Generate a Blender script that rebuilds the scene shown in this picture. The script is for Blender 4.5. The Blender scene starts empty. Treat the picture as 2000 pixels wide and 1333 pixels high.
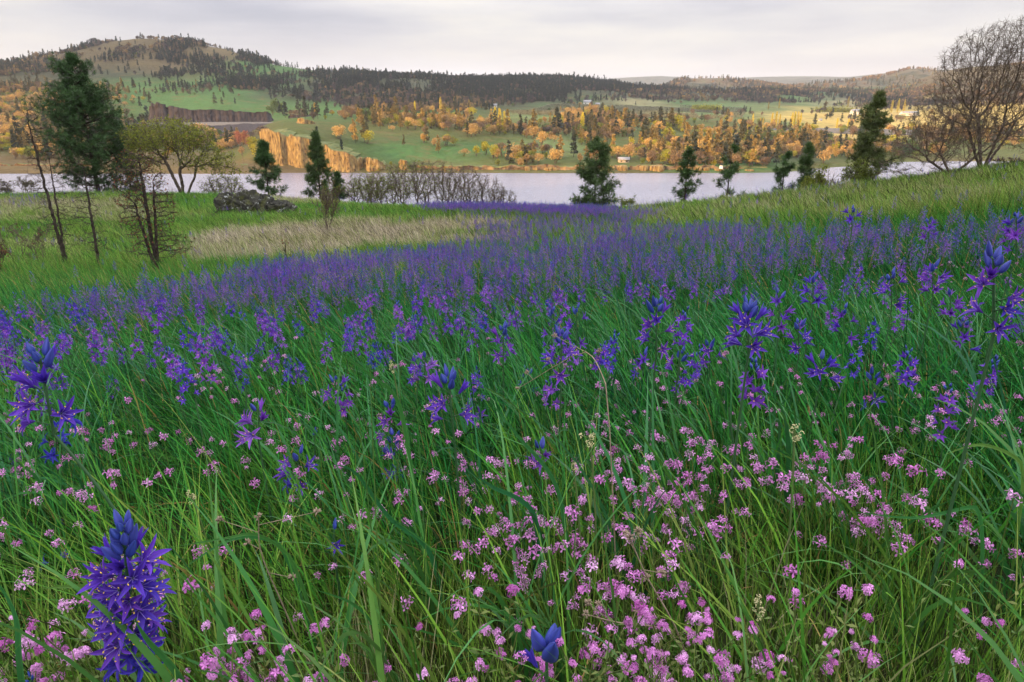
import bpy, math
import numpy as np

rng = np.random.default_rng(11)
PI = math.pi
F = 1333.33
PT = math.radians(19.65)
cP, sP = math.cos(PT), math.sin(PT)
CZ = 55.0                      # camera height above the river
USE_HAZE = True


def ray(u, v):
    b = (v - 666.5) / F
    den = cP - b * sP
    return (u - 1000.0) / F / den, -(sP + b * cP) / den


def at(u, v, Y):
    a, t = ray(u, v)
    return np.array([a * Y, Y, CZ + t * Y])


def proj(x, y, z):
    z = z - CZ
    d = y * cP - z * sP
    d = np.where(d < 0.05, 0.05, d)
    return 1000 + F * x / d, 666.5 - F * (y * sP + z * cP) / d


# ---------------------------------------------------------------- numeric helpers
def cubic(xs, ys, x):
    """monotone-ish cubic hermite along the last axis of ys"""
    xs = np.asarray(xs, float)
    ys = np.asarray(ys, float)
    x = np.clip(x, xs[0], xs[-1])
    i = np.clip(np.searchsorted(xs, x, side='right') - 1, 0, len(xs) - 2)
    h = xs[i + 1] - xs[i]
    t = (x - xs[i]) / h
    d = np.diff(ys) / np.diff(xs)
    m = np.zeros(len(xs))
    m[0], m[-1] = d[0], d[-1]
    for k in range(1, len(xs) - 1):
        if d[k - 1] * d[k] > 0:
            m[k] = 2 * d[k - 1] * d[k] / (d[k - 1] + d[k])
    t2, t3 = t * t, t * t * t
    return ((2 * t3 - 3 * t2 + 1) * ys[i] + (t3 - 2 * t2 + t) * h * m[i]
            + (-2 * t3 + 3 * t2) * ys[i + 1] + (t3 - t2) * h * m[i + 1])


def table2(cols, rows, tab, a, y):
    """tab[row][col]; cubic along rows for every column, then cubic blend across columns"""
    a = np.asarray(a, float)
    y = np.asarray(y, float)
    C = np.stack([cubic(rows, [r[j] for r in tab], y) for j in range(len(cols))], -1)
    cols = np.asarray(cols, float)
    ac = np.clip(a, cols[0], cols[-1])
    i = np.clip(np.searchsorted(cols, ac, side='right') - 1, 0, len(cols) - 2)
    h = cols[i + 1] - cols[i]
    t = (ac - cols[i]) / h
    i0, i3 = np.maximum(i - 1, 0), np.minimum(i + 2, len(cols) - 1)
    g = lambda k: np.take_along_axis(C, k[..., None], -1)[..., 0]
    p0, p1, p2, p3 = g(i0), g(i), g(i + 1), g(i3)
    m1 = (p2 - p0) / np.maximum(cols[i + 1] - cols[i0], 1e-6) * h
    m2 = (p3 - p1) / np.maximum(cols[i3] - cols[i], 1e-6) * h
    t2, t3 = t * t, t * t * t
    return (2 * t3 - 3 * t2 + 1) * p1 + (t3 - 2 * t2 + t) * m1 + (-2 * t3 + 3 * t2) * p2 + (t3 - t2) * m2


_pn = np.random.default_rng(5).random((64, 64))


def vnoise(x, y):
    x = np.asarray(x, float)
    y = np.asarray(y, float)
    xi, yi = np.floor(x).astype(int), np.floor(y).astype(int)
    fx, fy = x - xi, y - yi
    fx, fy = fx * fx * (3 - 2 * fx), fy * fy * (3 - 2 * fy)
    P = lambda i, j: _pn[i % 64, j % 64]
    return ((P(xi, yi) * (1 - fx) + P(xi + 1, yi) * fx) * (1 - fy)
            + (P(xi, yi + 1) * (1 - fx) + P(xi + 1, yi + 1) * fx) * fy) * 2 - 1


def fbm(x, y, o=4):
    s, a = 0, 1.0
    for k in range(o):
        s = s + a * vnoise(x * 2 ** k + 13.7 * k, y * 2 ** k + 7.3 * k)
        a *= 0.5
    return s / 1.9


# ---------------------------------------------------------------- near ground
GA = [-1.6, -.75, -.4, 0, .25, .45, .75, 1.6]
GY = [-40, -10, 0, 5, 10, 20, 32, 38, 45, 55, 65, 90, 130, 160, 230]
GT = [
    [6.0] * 8,
    [0.6, .8, .95, 1.05, 1.1, 1.2, 1.3, 1.6],
    [-1.1, -1.0, -.98, -.95, -.92, -.9, -.86, -.75],
    [-2.5, -2.25, -2.1, -1.95, -1.85, -1.75, -1.5, -1.1],
    [-3.7, -3.35, -3.1, -2.85, -2.6, -2.35, -1.85, -1.2],
    [-5.4, -5.15, -4.95, -4.5, -4.0, -3.5, -2.5, -1.2],
    [-6.5, -6.3, -6.15, -5.9, -5.1, -4.3, -3.05, -1.0],
    [-6.9, -6.6, -6.5, -6.4, -5.72, -4.75, -3.45, -1.4],
    [-7.2, -7.0, -6.95, -7.02, -7.0, -6.2, -5.1, -3.0],
    [-7.6, -7.48, -7.5, -9.3, -9.8, -9.0, -8.0, -6.0],
    [-10, -10, -10.5, -13, -13.5, -12.5, -11.5, -10],
    [-24] * 8, [-43] * 8, [-56.5] * 8, [-64] * 8]


def ground(x, y):
    x = np.asarray(x, float)
    y = np.asarray(y, float)
    a = x / (np.abs(y) + 2.0)
    z = table2(GA, GY, GT, a, y)
    d = np.hypot(x, y)
    amp = np.clip((d - 2) / 25, 0, 1)
    z = z + fbm(x * .12, y * .12, 3) * .22 * amp + fbm(x * .9, y * .9, 2) * .04 * np.clip(d / 6, .2, 1)
    # unseen ridge raised left of and behind the meadow to shade it
    rx = np.clip((-x - 75) / 130, 0, 1)
    rx = rx * rx * (3 - 2 * rx)
    ry = np.clip((130 - y) / 110, 0, 1)
    ry = ry * ry * (3 - 2 * ry)
    z = z + rx * ry * (57 + 8 * fbm(x * .01, y * .01, 3))
    return CZ + z


# ---------------------------------------------------------------- far terrain
FU = [-700, 0, 150, 300, 450, 550, 700, 900, 1100, 1300, 1500, 1700, 1850, 2000, 2700]
FY = [520, 560, 600, 660, 740, 850, 1000, 1200, 1450, 1750, 2100, 2600, 3500, 5000]
FV = {
    -700: [352, 322, 312, 295, 272, 250, 222, 185, 150, 126, 138, 150, 160, 170],
    0: [352, 322, 312, 295, 272, 250, 222, 185, 150, 128, 138, 150, 160, 170],
    150: [352, 322, 312, 295, 272, 250, 220, 180, 145, 106, 125, 150, 160, 170],
    300: [352, 322, 314, 300, 284, 257, 228, 185, 140, 78, 110, 150, 160, 170],
    450: [352, 322, 314, 300, 285, 260, 230, 190, 150, 99, 120, 150, 160, 170],
    550: [352, 322, 254, 244, 236, 238, 226, 200, 165, 128, 140, 150, 160, 170],
    700: [352, 324, 288, 260, 240, 233, 224, 204, 172, 144, 152, 160, 165, 170],
    900: [352, 325, 304, 277, 250, 235, 223, 208, 183, 155, 162, 165, 170, 175],
    1100: [352, 325, 310, 290, 270, 245, 225, 211, 200, 168, 161, 170, 172, 175],
    1300: [352, 326, 314, 298, 275, 252, 232, 218, 208, 190, 178, 170, 172, 175],
    1500: [352, 328, 316, 302, 288, 262, 240, 222, 208, 195, 182, 173, 170, 175],
    1700: [352, 342, 324, 308, 292, 270, 248, 230, 215, 201, 186, 172, 160, 175],
    1850: [352, 346, 335, 308, 293, 272, 248, 230, 212, 190, 160, 136, 160, 175],
    2000: [352, 346, 335, 308, 293, 272, 248, 230, 210, 184, 154, 131, 150, 175],
    2700: [352, 346, 335, 308, 293, 272, 248, 230, 210, 180, 150, 125, 150, 175]}
FA = [ray(u, 250)[0] for u in FU]
FT = [[ray(1000, FV[u][j])[1] * Y for u in FU] for j, Y in enumerate(FY)]


def far_ground(x, y):
    a = x / np.maximum(y, 1)
    z = table2(FA, FY, FT, a, y)
    amp = np.clip((z + 54) / 20, 0, 1) * np.clip((y - 540) / 700, .06, 1)
    z = z + amp * (fbm(x * .0045, y * .0045, 4) * 11 + fbm(x * .03, y * .03, 2) * 1.5)
    # shoreline bench for the railway
    return CZ + z


# ---------------------------------------------------------------- mesh helpers
C = bpy.context.scene.collection


def mesh_np(name, V, faces, mats=(), attrs=None, midx=None, smooth=False):
    """faces: list of integer arrays of equal row length each"""
    me = bpy.data.meshes.new(name)
    V = np.asarray(V, np.float32)
    me.vertices.add(len(V))
    me.vertices.foreach_set('co', V.ravel())
    faces = [np.asarray(f, np.int32) for f in faces if len(f)]
    ls = np.concatenate([f.ravel() for f in faces])
    tot = np.concatenate([np.full(len(f), f.shape[1], np.int32) for f in faces])
    st = np.concatenate([[0], np.cumsum(tot)[:-1]]).astype(np.int32)
    me.loops.add(len(ls))
    me.loops.foreach_set('vertex_index', ls)
    me.polygons.add(len(tot))
    me.polygons.foreach_set('loop_start', st)
    me.polygons.foreach_set('loop_total', tot)
    for m in mats:
        me.materials.append(m)
    if midx is not None:
        me.polygons.foreach_set('material_index', np.asarray(midx, np.int32))
    if smooth:
        me.polygons.foreach_set('use_smooth', np.ones(len(tot), bool))
    if attrs:
        for k, (typ, val) in attrs.items():
            A = me.attributes.new(k, typ, 'POINT')
            if typ == 'FLOAT':
                A.data.foreach_set('value', np.asarray(val, np.float32))
            elif typ == 'INT':
                A.data.foreach_set('value', np.asarray(val, np.int32))
            elif typ == 'FLOAT_VECTOR':
                A.data.foreach_set('vector', np.asarray(val, np.float32).ravel())
    me.update(calc_edges=True)
    me.validate()
    return me


def ob(name, me, parent=None, loc=None, label=None, cat=None, group=None, kind=None, tint=None):
    o = bpy.data.objects.new(name, me)
    C.objects.link(o)
    if parent is not None:
        o.parent = parent
    if loc is not None:
        o.location = [float(c) for c in loc]
    if label: o['label'] = label
    if cat: o['category'] = cat
    if group: o['group'] = group
    if kind: o['kind'] = kind
    if tint is not None: o['tint'] = float(tint)
    return o


def grid_mesh(name, X, Y, Z, mats, attrs=None, smooth=True):
    X, Y, Z = np.broadcast_arrays(X, Y, Z)
    n, m = X.shape
    V = np.stack([X, Y, Z], -1).reshape(-1, 3)
    i = np.arange((n - 1) * (m - 1))
    r, c = i // (m - 1), i % (m - 1)
    a = r * m + c
    return mesh_np(name, V, [np.stack([a, a + 1, a + m + 1, a + m], 1)], mats, attrs, smooth=smooth)


# ---------------------------------------------------------------- materials
def new_mat(name):
    m = bpy.data.materials.new(name)
    m.use_nodes = True
    nt = m.node_tree
    nt.nodes.clear()
    out = nt.nodes.new('ShaderNodeOutputMaterial')
    return m, nt, out


def ramp(nt, stops, fac=None):
    r = nt.nodes.new('ShaderNodeValToRGB')
    el = r.color_ramp.elements
    while len(el) < len(stops):
        el.new(0.5)
    for e, (p, c) in zip(el, stops):
        e.position = p
        e.color = (*c, 1)
    if fac is not None:
        nt.links.new(fac, r.inputs[0])
    return r.outputs[0]


def noise(nt, scale, detail=4, coord='Object', rough=.6, vec=None):
    n = nt.nodes.new('ShaderNodeTexNoise')
    n.inputs['Scale'].default_value = scale
    n.inputs['Detail'].default_value = detail
    n.inputs['Roughness'].default_value = rough
    if vec is None:
        tc = nt.nodes.new('ShaderNodeTexCoord')
        vec = tc.outputs[coord]
    nt.links.new(vec, n.inputs['Vector'])
    return n.outputs['Fac']


def mixc(nt, fac, a, b, mode='MIX'):
    n = nt.nodes.new('ShaderNodeMix')
    n.data_type = 'RGBA'
    n.blend_type = mode
    for s, val in ((n.inputs[0], fac), (n.inputs[6], a), (n.inputs[7], b)):
        if isinstance(val, (int, float)):
            s.default_value = val
        elif isinstance(val, tuple):
            s.default_value = (*val, 1)
        else:
            nt.links.new(val, s)
    return n.outputs[2]


def mathn(nt, op, a, b=None, clamp=False):
    n = nt.nodes.new('ShaderNodeMath')
    n.operation = op
    n.use_clamp = clamp
    for s, val in zip(n.inputs, (a, b)):
        if val is None: continue
        if isinstance(val, (int, float)):
            s.default_value = val
        else:
            nt.links.new(val, s)
    return n.outputs[0]


def attr(nt, name, typ='GEOMETRY'):
    n = nt.nodes.new('ShaderNodeAttribute')
    n.attribute_type = typ
    n.attribute_name = name
    return n.outputs['Fac']


def leaf_mat(name, tint_stops, var=.45, trans=.3, rough=.55, hue=None, spec=.3):
    """colour from the per-plant 'tint', brightness from the per-leaf 'var'"""
    m, nt, out = new_mat(name)
    col = ramp(nt, tint_stops, attr(nt, 'tint', 'INSTANCER'))
    v = attr(nt, 'var')
    k = mathn(nt, 'ADD', mathn(nt, 'MULTIPLY', v, var * 2), 1 - var)
    n = nt.nodes.new('ShaderNodeVectorMath')
    n.operation = 'SCALE'
    nt.links.new(col, n.inputs[0])
    nt.links.new(k, n.inputs['Scale'])
    col = n.outputs[0]
    if hue is not None:      # some leaves take another colour (dry tips, dead blades)
        col = mixc(nt, mathn(nt, 'GREATER_THAN', v, hue[0]), col, hue[1])
    p = nt.nodes.new('ShaderNodeBsdfPrincipled')
    p.inputs['Roughness'].default_value = rough
    p.inputs['Specular IOR Level'].default_value = spec
    nt.links.new(col, p.inputs['Base Color'])
    if trans > 0:
        t = nt.nodes.new('ShaderNodeBsdfTranslucent')
        nt.links.new(col, t.inputs['Color'])
        mx = nt.nodes.new('ShaderNodeMixShader')
        mx.inputs[0].default_value = trans
        nt.links.new(p.outputs[0], mx.inputs[1])
        nt.links.new(t.outputs[0], mx.inputs[2])
        nt.links.new(mx.outputs[0], out.inputs[0])
    else:
        nt.links.new(p.outputs[0], out.inputs[0])
    return m


def noise_mat(name, stops, scale, detail=6, rough=.85, bump=0, bscale=None, coord='Object', spec=.2, stretch=None):
    m, nt, out = new_mat(name)
    vec = None
    if stretch:
        tc = nt.nodes.new('ShaderNodeTexCoord')
        mp = nt.nodes.new('ShaderNodeMapping')
        mp.inputs['Scale'].default_value = stretch
        nt.links.new(tc.outputs[coord], mp.inputs[0])
        vec = mp.outputs[0]
    col = ramp(nt, stops, noise(nt, scale, detail, coord, vec=vec))
    p = nt.nodes.new('ShaderNodeBsdfPrincipled')
    p.inputs['Roughness'].default_value = rough
    p.inputs['Specular IOR Level'].default_value = spec
    nt.links.new(col, p.inputs['Base Color'])
    if bump:
        b = nt.nodes.new('ShaderNodeBump')
        b.inputs['Strength'].default_value = 1
        b.inputs['Distance'].default_value = bump
        nt.links.new(noise(nt, bscale or scale * 3, 5, coord, vec=vec), b.inputs['Height'])
        nt.links.new(b.outputs[0], p.inputs['Normal'])
    nt.links.new(p.outputs[0], out.inputs[0])
    return m


M = {}
M['grass'] = leaf_mat('grass_blades', [(0, (.010, .110, .026)), (.25, (.026, .155, .022)), (.5, (.100, .215, .022)),
                                       (.68, (.17, .23, .05)), (.82, (.28, .26, .15)), (1, (.36, .31, .245))],
                      var=.92, trans=.22, rough=.6, hue=(.965, (.32, .22, .08)), spec=.18)
M['strap'] = leaf_mat('strap_leaves', [(0, (.018, .125, .052)), (.4, (.045, .18, .04)), (.7, (.12, .22, .04)), (1, (.30, .27, .06))],
                      var=.4, trans=.26, rough=.4, spec=.3)
M['stem'] = leaf_mat('green_stems', [(0, (.02, .09, .04)), (1, (.10, .16, .05))], var=.25, trans=.1, rough=.5)
M['petal'] = leaf_mat('camas_petals', [(0, (.045, .04, .42)), (.35, (.095, .036, .44)), (.7, (.18, .048, .43)), (1, (.27, .11, .54))],
                      var=.35, trans=.33, rough=.5, spec=.25)
M['bud'] = leaf_mat('camas_buds', [(0, (.02, .05, .26)), (1, (.06, .07, .38))], var=.4, trans=.1, rough=.45)
M['anther'] = leaf_mat('camas_anthers', [(0, (.85, .55, .03)), (1, (.9, .65, .05))], var=.15, trans=.1)
M['filament'] = leaf_mat('camas_filaments', [(0, (.28, .2, .7)), (1, (.4, .3, .8))], var=.2, trans=.2)
M['pink'] = leaf_mat('sea_blush_petals', [(0, (.46, .10, .42)), (.5, (.64, .24, .62)), (1, (.80, .46, .80))], var=.3, trans=.3, rough=.6)
M['cream'] = leaf_mat('cream_petals', [(0, (.62, .55, .28)), (1, (.7, .66, .42))], var=.25, trans=.2)
M['blushstem'] = leaf_mat('sea_blush_stems', [(0, (.07, .13, .03)), (1, (.13, .16, .04))], var=.3, trans=.1)
M['pine'] = leaf_mat('pine_needles', [(0, (.022, .065, .026)), (.5, (.048, .10, .03)), (1, (.11, .13, .035))],
                     var=.6, trans=.12, rough=.5)
M['oakleaf'] = leaf_mat('young_oak_leaves', [(0, (.06, .09, .02)), (.5, (.13, .16, .02)), (1, (.22, .24, .03))], var=.4, trans=.35)
M['deadleaf'] = leaf_mat('dead_leaves', [(0, (.10, .035, .02)), (1, (.17, .06, .03))], var=.4, trans=.2)
M['bark'] = noise_mat('bark', [(0.3, (.022, .016, .014)), (.7, (.085, .066, .055))], 9, bump=.03)
M['greybark'] = noise_mat('grey_bark', [(0.3, (.05, .038, .03)), (.7, (.16, .125, .10))], 6, bump=.03)
# far trees; upper tints carry part of the golden sunlight in their colour
M['farconifer'] = leaf_mat('far_conifer_needles', [(0, (.018, .036, .030)), (.5, (.05, .06, .03)), (1, (.36, .25, .07))], var=.5, trans=.1)
M['faroak'] = leaf_mat('far_oak_twigs', [(0, (.075, .058, .062)), (.5, (.21, .14, .075)), (1, (.52, .34, .11))], var=.5, trans=.15)
M['farbush'] = leaf_mat('far_spring_leaves', [(0, (.04, .085, .03)), (.5, (.11, .16, .03)), (1, (.40, .36, .03))], var=.45, trans=.3)
M['poplar'] = leaf_mat('poplar_leaves', [(0, (.34, .25, .09)), (.5, (.52, .38, .07)), (1, (.66, .55, .03))], var=.35, trans=.3)
M['pink_tree'] = leaf_mat('reddish_buds', [(0, (.30, .11, .08)), (1, (.36, .15, .09))], var=.4, trans=.2)
M['orchard'] = leaf_mat('orchard_blossom', [(0, (.10, .11, .06)), (1, (.30, .29, .20))], var=.4, trans=.2)


# ---------------------------------------------------------------- shapes in numpy
def rot_from(d):
    """matrix whose z column is d"""
    d = d / (np.linalg.norm(d) + 1e-9)
    h = np.array([0., 0, 1]) if abs(d[2]) < .9 else np.array([1., 0, 0])
    x = np.cross(h, d)
    x /= np.linalg.norm(x)
    return np.stack([x, np.cross(d, x), d], 1)


class Builder:
    def __init__(s):
        s.V, s.Q, s.T, s.var, s.mq, s.mt, s.n = [], [], [], [], [], [], 0

    def add(s, V, Q=None, T=None, var=.5, m=0):
        V = np.asarray(V, float)
        s.V.append(V)
        if Q is not None and len(Q):
            s.Q.append(np.asarray(Q) + s.n)
            s.mq.append(np.full(len(Q), m))
        if T is not None and len(T):
            s.T.append(np.asarray(T) + s.n)
            s.mt.append(np.full(len(T), m))
        s.var.append(np.broadcast_to(var, (len(V),)).astype(float))
        s.n += len(V)

    def build(s, name, mats, smooth=False):
        V = np.concatenate(s.V)
        fs, mi = [], []
        if s.Q:
            fs.append(np.concatenate(s.Q)); mi.append(np.concatenate(s.mq))
        if s.T:
            fs.append(np.concatenate(s.T)); mi.append(np.concatenate(s.mt))
        return mesh_np(name, V, fs, mats, {'var': ('FLOAT', np.clip(np.concatenate(s.var), 0, 1))},
                       np.concatenate(mi), smooth)


def add_segs(B, S, sides, var=.5, m=0):
    """S: (N,8) p0 p1 r0 r1"""
    S = np.asarray(S, float)
    if not len(S): return
    p0, p1, r0, r1 = S[:, :3], S[:, 3:6], S[:, 6], S[:, 7]
    d = p1 - p0
    d /= np.linalg.norm(d, axis=1, keepdims=True) + 1e-9
    h = np.where(np.abs(d[:, 2:3]) < .9, np.array([[0., 0, 1]]), np.array([[1., 0, 0]]))
    x = np.cross(h, d)
    x /= np.linalg.norm(x, axis=1, keepdims=True) + 1e-9
    y = np.cross(d, x)
    ang = np.arange(sides) * 2 * PI / sides
    c, s_ = np.cos(ang)[None, :, None], np.sin(ang)[None, :, None]
    ring = c * x[:, None] + s_ * y[:, None]
    A = p0[:, None] + ring * r0[:, None, None]
    Bv = p1[:, None] + ring * r1[:, None, None]
    V = np.concatenate([A, Bv], 1).reshape(-1, 3)
    base = np.arange(len(S)) * 2 * sides
    k = np.arange(sides)
    k2 = (k + 1) % sides
    Q = np.stack([base[:, None] + k, base[:, None] + k2, base[:, None] + sides + k2, base[:, None] + sides + k], -1).reshape(-1, 4)
    B.add(V, Q=Q, var=var, m=m)


def leaves(B, P, size, n, r, aspect=.35, spread=1.0, direction=None, dirw=0, m=0, quad=False, var=None):
    """n random thin leaves round each point of P"""
    P = np.repeat(np.asarray(P, float), n, 0)
    N = len(P)
    if np.ndim(size): size = np.repeat(size, n)
    off = r.normal(size=(N, 3)) * spread
    d = r.normal(size=(N, 3))
    d /= np.linalg.norm(d, axis=1, keepdims=True)
    if direction is not None:
        dd = np.repeat(np.broadcast_to(direction, (N // n, 3)), n, 0)
        d = d * (1 - dirw) + dd * dirw
        d /= np.linalg.norm(d, axis=1, keepdims=True) + 1e-9
    s = np.cross(d, r.normal(size=(N, 3)))
    s /= np.linalg.norm(s, axis=1, keepdims=True) + 1e-9
    L = (size * r.uniform(.6, 1.3, N))[:, None] if np.ndim(size) or True else size
    o = P + off
    W = L * aspect
    if quad:
        V = np.stack([o, o + d * L * .45 + s * W * .5, o + d * L, o + d * L * .45 - s * W * .5], 1)
        Q = np.arange(N * 4).reshape(N, 4)
        vv = np.repeat(r.random(N) if var is None else np.repeat(var, n), 4)
        B.add(V.reshape(-1, 3), Q=Q, var=vv, m=m)
    else:
        V = np.stack([o - s * W * .5, o + s * W * .5, o + d * L], 1)
        T = np.arange(N * 3).reshape(N, 3)
        vv = np.repeat(r.random(N) if var is None else np.repeat(var, n), 3)
        B.add(V.reshape(-1, 3), T=T, var=vv, m=m)


def grow(S, tips, p, d, L, r, depth, r_, wander=.25, up=.15, nseg=5, kids=(3, 5), kang=(.5, 1.0), kl=(.5, .75), tmin=.3, taper=.35, rk=.62):
    d = d / np.linalg.norm(d)
    pts = [p]
    rr = np.linspace(r, r * taper, nseg + 1)
    for k in range(nseg):
        d = d + r_.normal(size=3) * wander * (.6 if depth > 2 else 1) + np.array([0, 0, up])
        d /= np.linalg.norm(d)
        q = pts[-1] + d * L / nseg
        S.append((*pts[-1], *q, rr[k], rr[k + 1], depth))
        pts.append(q)
    tips.append((*pts[-1], depth))
    if depth > 0:
        for _ in range(r_.integers(*kids, endpoint=True)):
            t = r_.uniform(tmin, 1.0)
            f = t * nseg
            i = min(int(f), nseg - 1)
            q = pts[i] + (pts[i + 1] - pts[i]) * (f - i)
            dl = pts[i + 1] - pts[i]
            Rm = rot_from(dl)
            az = r_.uniform(0, 2 * PI)
            an = r_.uniform(*kang)
            dd = Rm @ np.array([math.cos(az) * math.sin(an), math.sin(az) * math.sin(an), math.cos(an)])
            grow(S, tips, q, dd, L * r_.uniform(*kl) * (1.1 - .4 * t), rr[i] * rk, depth - 1, r_, wander, up, max(3, nseg - 1), kids, kang, kl, .2, taper, rk)


def tubes(B, S, m=0, minr=0, big=6):
    S = np.array(S)
    if minr: S[:, 6:8] = np.maximum(S[:, 6:8], minr)
    thick = S[:, 6] > np.quantile(S[:, 6], .93)
    add_segs(B, S[thick], big, m=m)
    add_segs(B, S[~thick], 3, m=m, var=.5)



# ================================================================ SETTING
sc = bpy.context.scene
cam = bpy.data.cameras.new('camera')
cam.lens = 24
cam.sensor_width = 36
cam.clip_start = .03
cam.clip_end = 40000
co = bpy.data.objects.new('camera', cam)
C.objects.link(co)
co.location = (0, 0, CZ)
co.rotation_euler = (PI / 2 - PT, 0, 0)
sc.camera = co

SUN_AZ, SUN_EL = math.radians(40), math.radians(8.5)    # to the left, slightly behind the camera
sdir = np.array([-math.cos(SUN_AZ) * math.cos(SUN_EL), -math.sin(SUN_AZ) * math.cos(SUN_EL), math.sin(SUN_EL)])
sl = bpy.data.lights.new('sun', 'SUN')
sl.energy = 5.0
sl.angle = math.radians(.6)
sl.color = (1, .57, .20)
so = bpy.data.objects.new('sun', sl)
C.objects.link(so)
from mathutils import Vector
so.rotation_euler = Vector(-sdir).to_track_quat('-Z', 'Y').to_euler()

w = bpy.data.worlds.new('World')
sc.world = w
w.use_nodes = True
nt = w.node_tree
nt.nodes.clear()
wo = nt.nodes.new('ShaderNodeOutputWorld')
bg = nt.nodes.new('ShaderNodeBackground')
bg.inputs['Strength'].default_value = .064
sky = nt.nodes.new('ShaderNodeTexSky')
sky.sky_type = 'NISHITA'
sky.sun_disc = False
sky.sun_elevation = SUN_EL
sky.sun_rotation = math.atan2(sdir[0], sdir[1])
tc = nt.nodes.new('ShaderNodeTexCoord')
mp = nt.nodes.new('ShaderNodeMapping')
mp.inputs['Scale'].default_value = (1.9, 1.9, 13)
mp.inputs['Location'].default_value = (3.1, .4, .2)
nt.links.new(tc.outputs['Generated'], mp.inputs[0])
n1 = noise(nt, 1.15, 7, vec=mp.outputs[0], rough=.52)
ccol = ramp(nt, [(.30, (5.1, 5.15, 6.1)), (.43, (6.5, 6.4, 7.1)), (.53, (7.7, 7.5, 7.8)), (.62, (9.0, 8.6, 8.3)), (.75, (9.6, 9.1, 8.5))], n1)
sepx = nt.nodes.new('ShaderNodeSeparateXYZ')
nt.links.new(tc.outputs['Generated'], sepx.inputs[0])
# a paler, warmer strip of sky along the horizon, towards the sun
hz = ramp(nt, [(0, (1, 1, 1)), (.02, (1, 1, 1)), (.09, (0, 0, 0))], mathn(nt, 'ABSOLUTE', sepx.outputs[2]))
lf = ramp(nt, [(.15, (1, 1, 1)), (.55, (.45, .45, .45))], mathn(nt, 'ADD', mathn(nt, 'MULTIPLY', sepx.outputs[0], .5), .5))
ccol = mixc(nt, mathn(nt, 'MULTIPLY', mathn(nt, 'MULTIPLY', hz, lf), .8), ccol, (9.2, 8.5, 8.0))
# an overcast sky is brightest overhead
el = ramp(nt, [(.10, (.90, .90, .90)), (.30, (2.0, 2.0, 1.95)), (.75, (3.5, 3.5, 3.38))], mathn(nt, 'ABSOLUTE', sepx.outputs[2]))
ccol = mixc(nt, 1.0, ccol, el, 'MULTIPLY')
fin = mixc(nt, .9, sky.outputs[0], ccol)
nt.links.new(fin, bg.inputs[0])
nt.links.new(bg.outputs[0], wo.inputs[0])


def raster(rows, u0, du, v0, dv, u, v, val, blur=True):
    """bilinear look-up in a small hand-drawn map; rows of characters, val maps a character to a vector"""
    A = np.array([[val[c] for c in r] for r in rows], float)
    if A.ndim == 2: A = A[..., None]
    fu = np.clip((u - u0) / du - .5, 0, A.shape[1] - 1.001)
    fv = np.clip((v - v0) / dv - .5, 0, A.shape[0] - 1.001)
    i, j = fv.astype(int), fu.astype(int)
    y, x = (fv - i)[..., None], (fu - j)[..., None]
    return (A[i, j] * (1 - x) + A[i, j + 1] * x) * (1 - y) + (A[i + 1, j] * (1 - x) + A[i + 1, j + 1] * x) * y


# ---- meadow
def spaced(a, b, n, p):
    t = np.linspace(0, 1, n)
    return a + (b - a) * t ** p


ys = np.concatenate([-spaced(.0, 340, 50, 2.6)[::-1][:-1], spaced(0, 235, 190, 2.0)])
ts = np.linspace(-1, 1, 261)
sy = 3.0 + np.abs(ys)[:, None] * 1.25
xs = np.sign(ts) * (np.abs(ts) ** 1.25)
X = xs[None] * sy + np.sign(xs)[None] * (np.abs(xs)[None] ** 6) * 420
Y = np.broadcast_to(ys[:, None], X.shape)
Z = ground(X, Y)
pu, pv = proj(X, Y, Z)


def straw_amount(x, y):
    """how dry the grass is: the pale drift in the hollow, the left crest and the right slope"""
    u, v = proj(x, y, ground(x, y) + .3)
    n = fbm(x * .35, y * .35, 3)
    uu = np.clip(u, -200, 2200)
    top = np.interp(uu, [200, 350, 450, 600, 800, 950, 1100], [455, 436, 428, 420, 416, 414, 410]) + n * 26
    bot = np.interp(uu, [200, 350, 450, 600, 800, 950, 1100], [475, 510, 535, 532, 512, 480, 440]) + n * 34
    band = np.clip((v - top) / 10 + n * 1.2, 0, 1) * np.clip((bot + 12 - v) / 48 + n * 1.2, 0, 1)
    band = band * np.clip((uu - 300) / 120 + n * .5, 0, 1) * np.clip((1120 - uu) / 120, 0, 1) * (y > 6)
    left = np.clip((1 - np.abs(v - 404) / 44) * 1.6, 0, 1) * np.clip((430 - uu) / 120, 0, 1) * .72 * (y > 15)
    left2 = np.clip((1 - np.abs(v - 470) / 30), 0, 1) * np.clip((330 - uu) / 150, 0, 1) * .64 * (y > 15)
    crest = np.clip((401 - v) / 8, 0, 1) * np.clip((820 - uu) / 40, 0, 1) * np.clip((uu - 380) / 100, 0, 1) * .8 * (y > 20)
    lim = np.interp(uu, [1150, 1300, 1600, 2000], [445, 452, 440, 425])
    right = np.clip((lim - v) / 25, 0, 1) * np.clip((uu - 1130) / 120, 0, 1) * (y > 12) * .64
    near = np.clip((v - 800) / 300, 0, 1) * .20 + .16 + np.clip((y - 8) / 14, 0, 1) * .33
    return np.clip(np.maximum.reduce([band * .86, left, left2, crest, right, near * np.ones_like(band)]) + n * .10, 0, 1)


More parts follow.
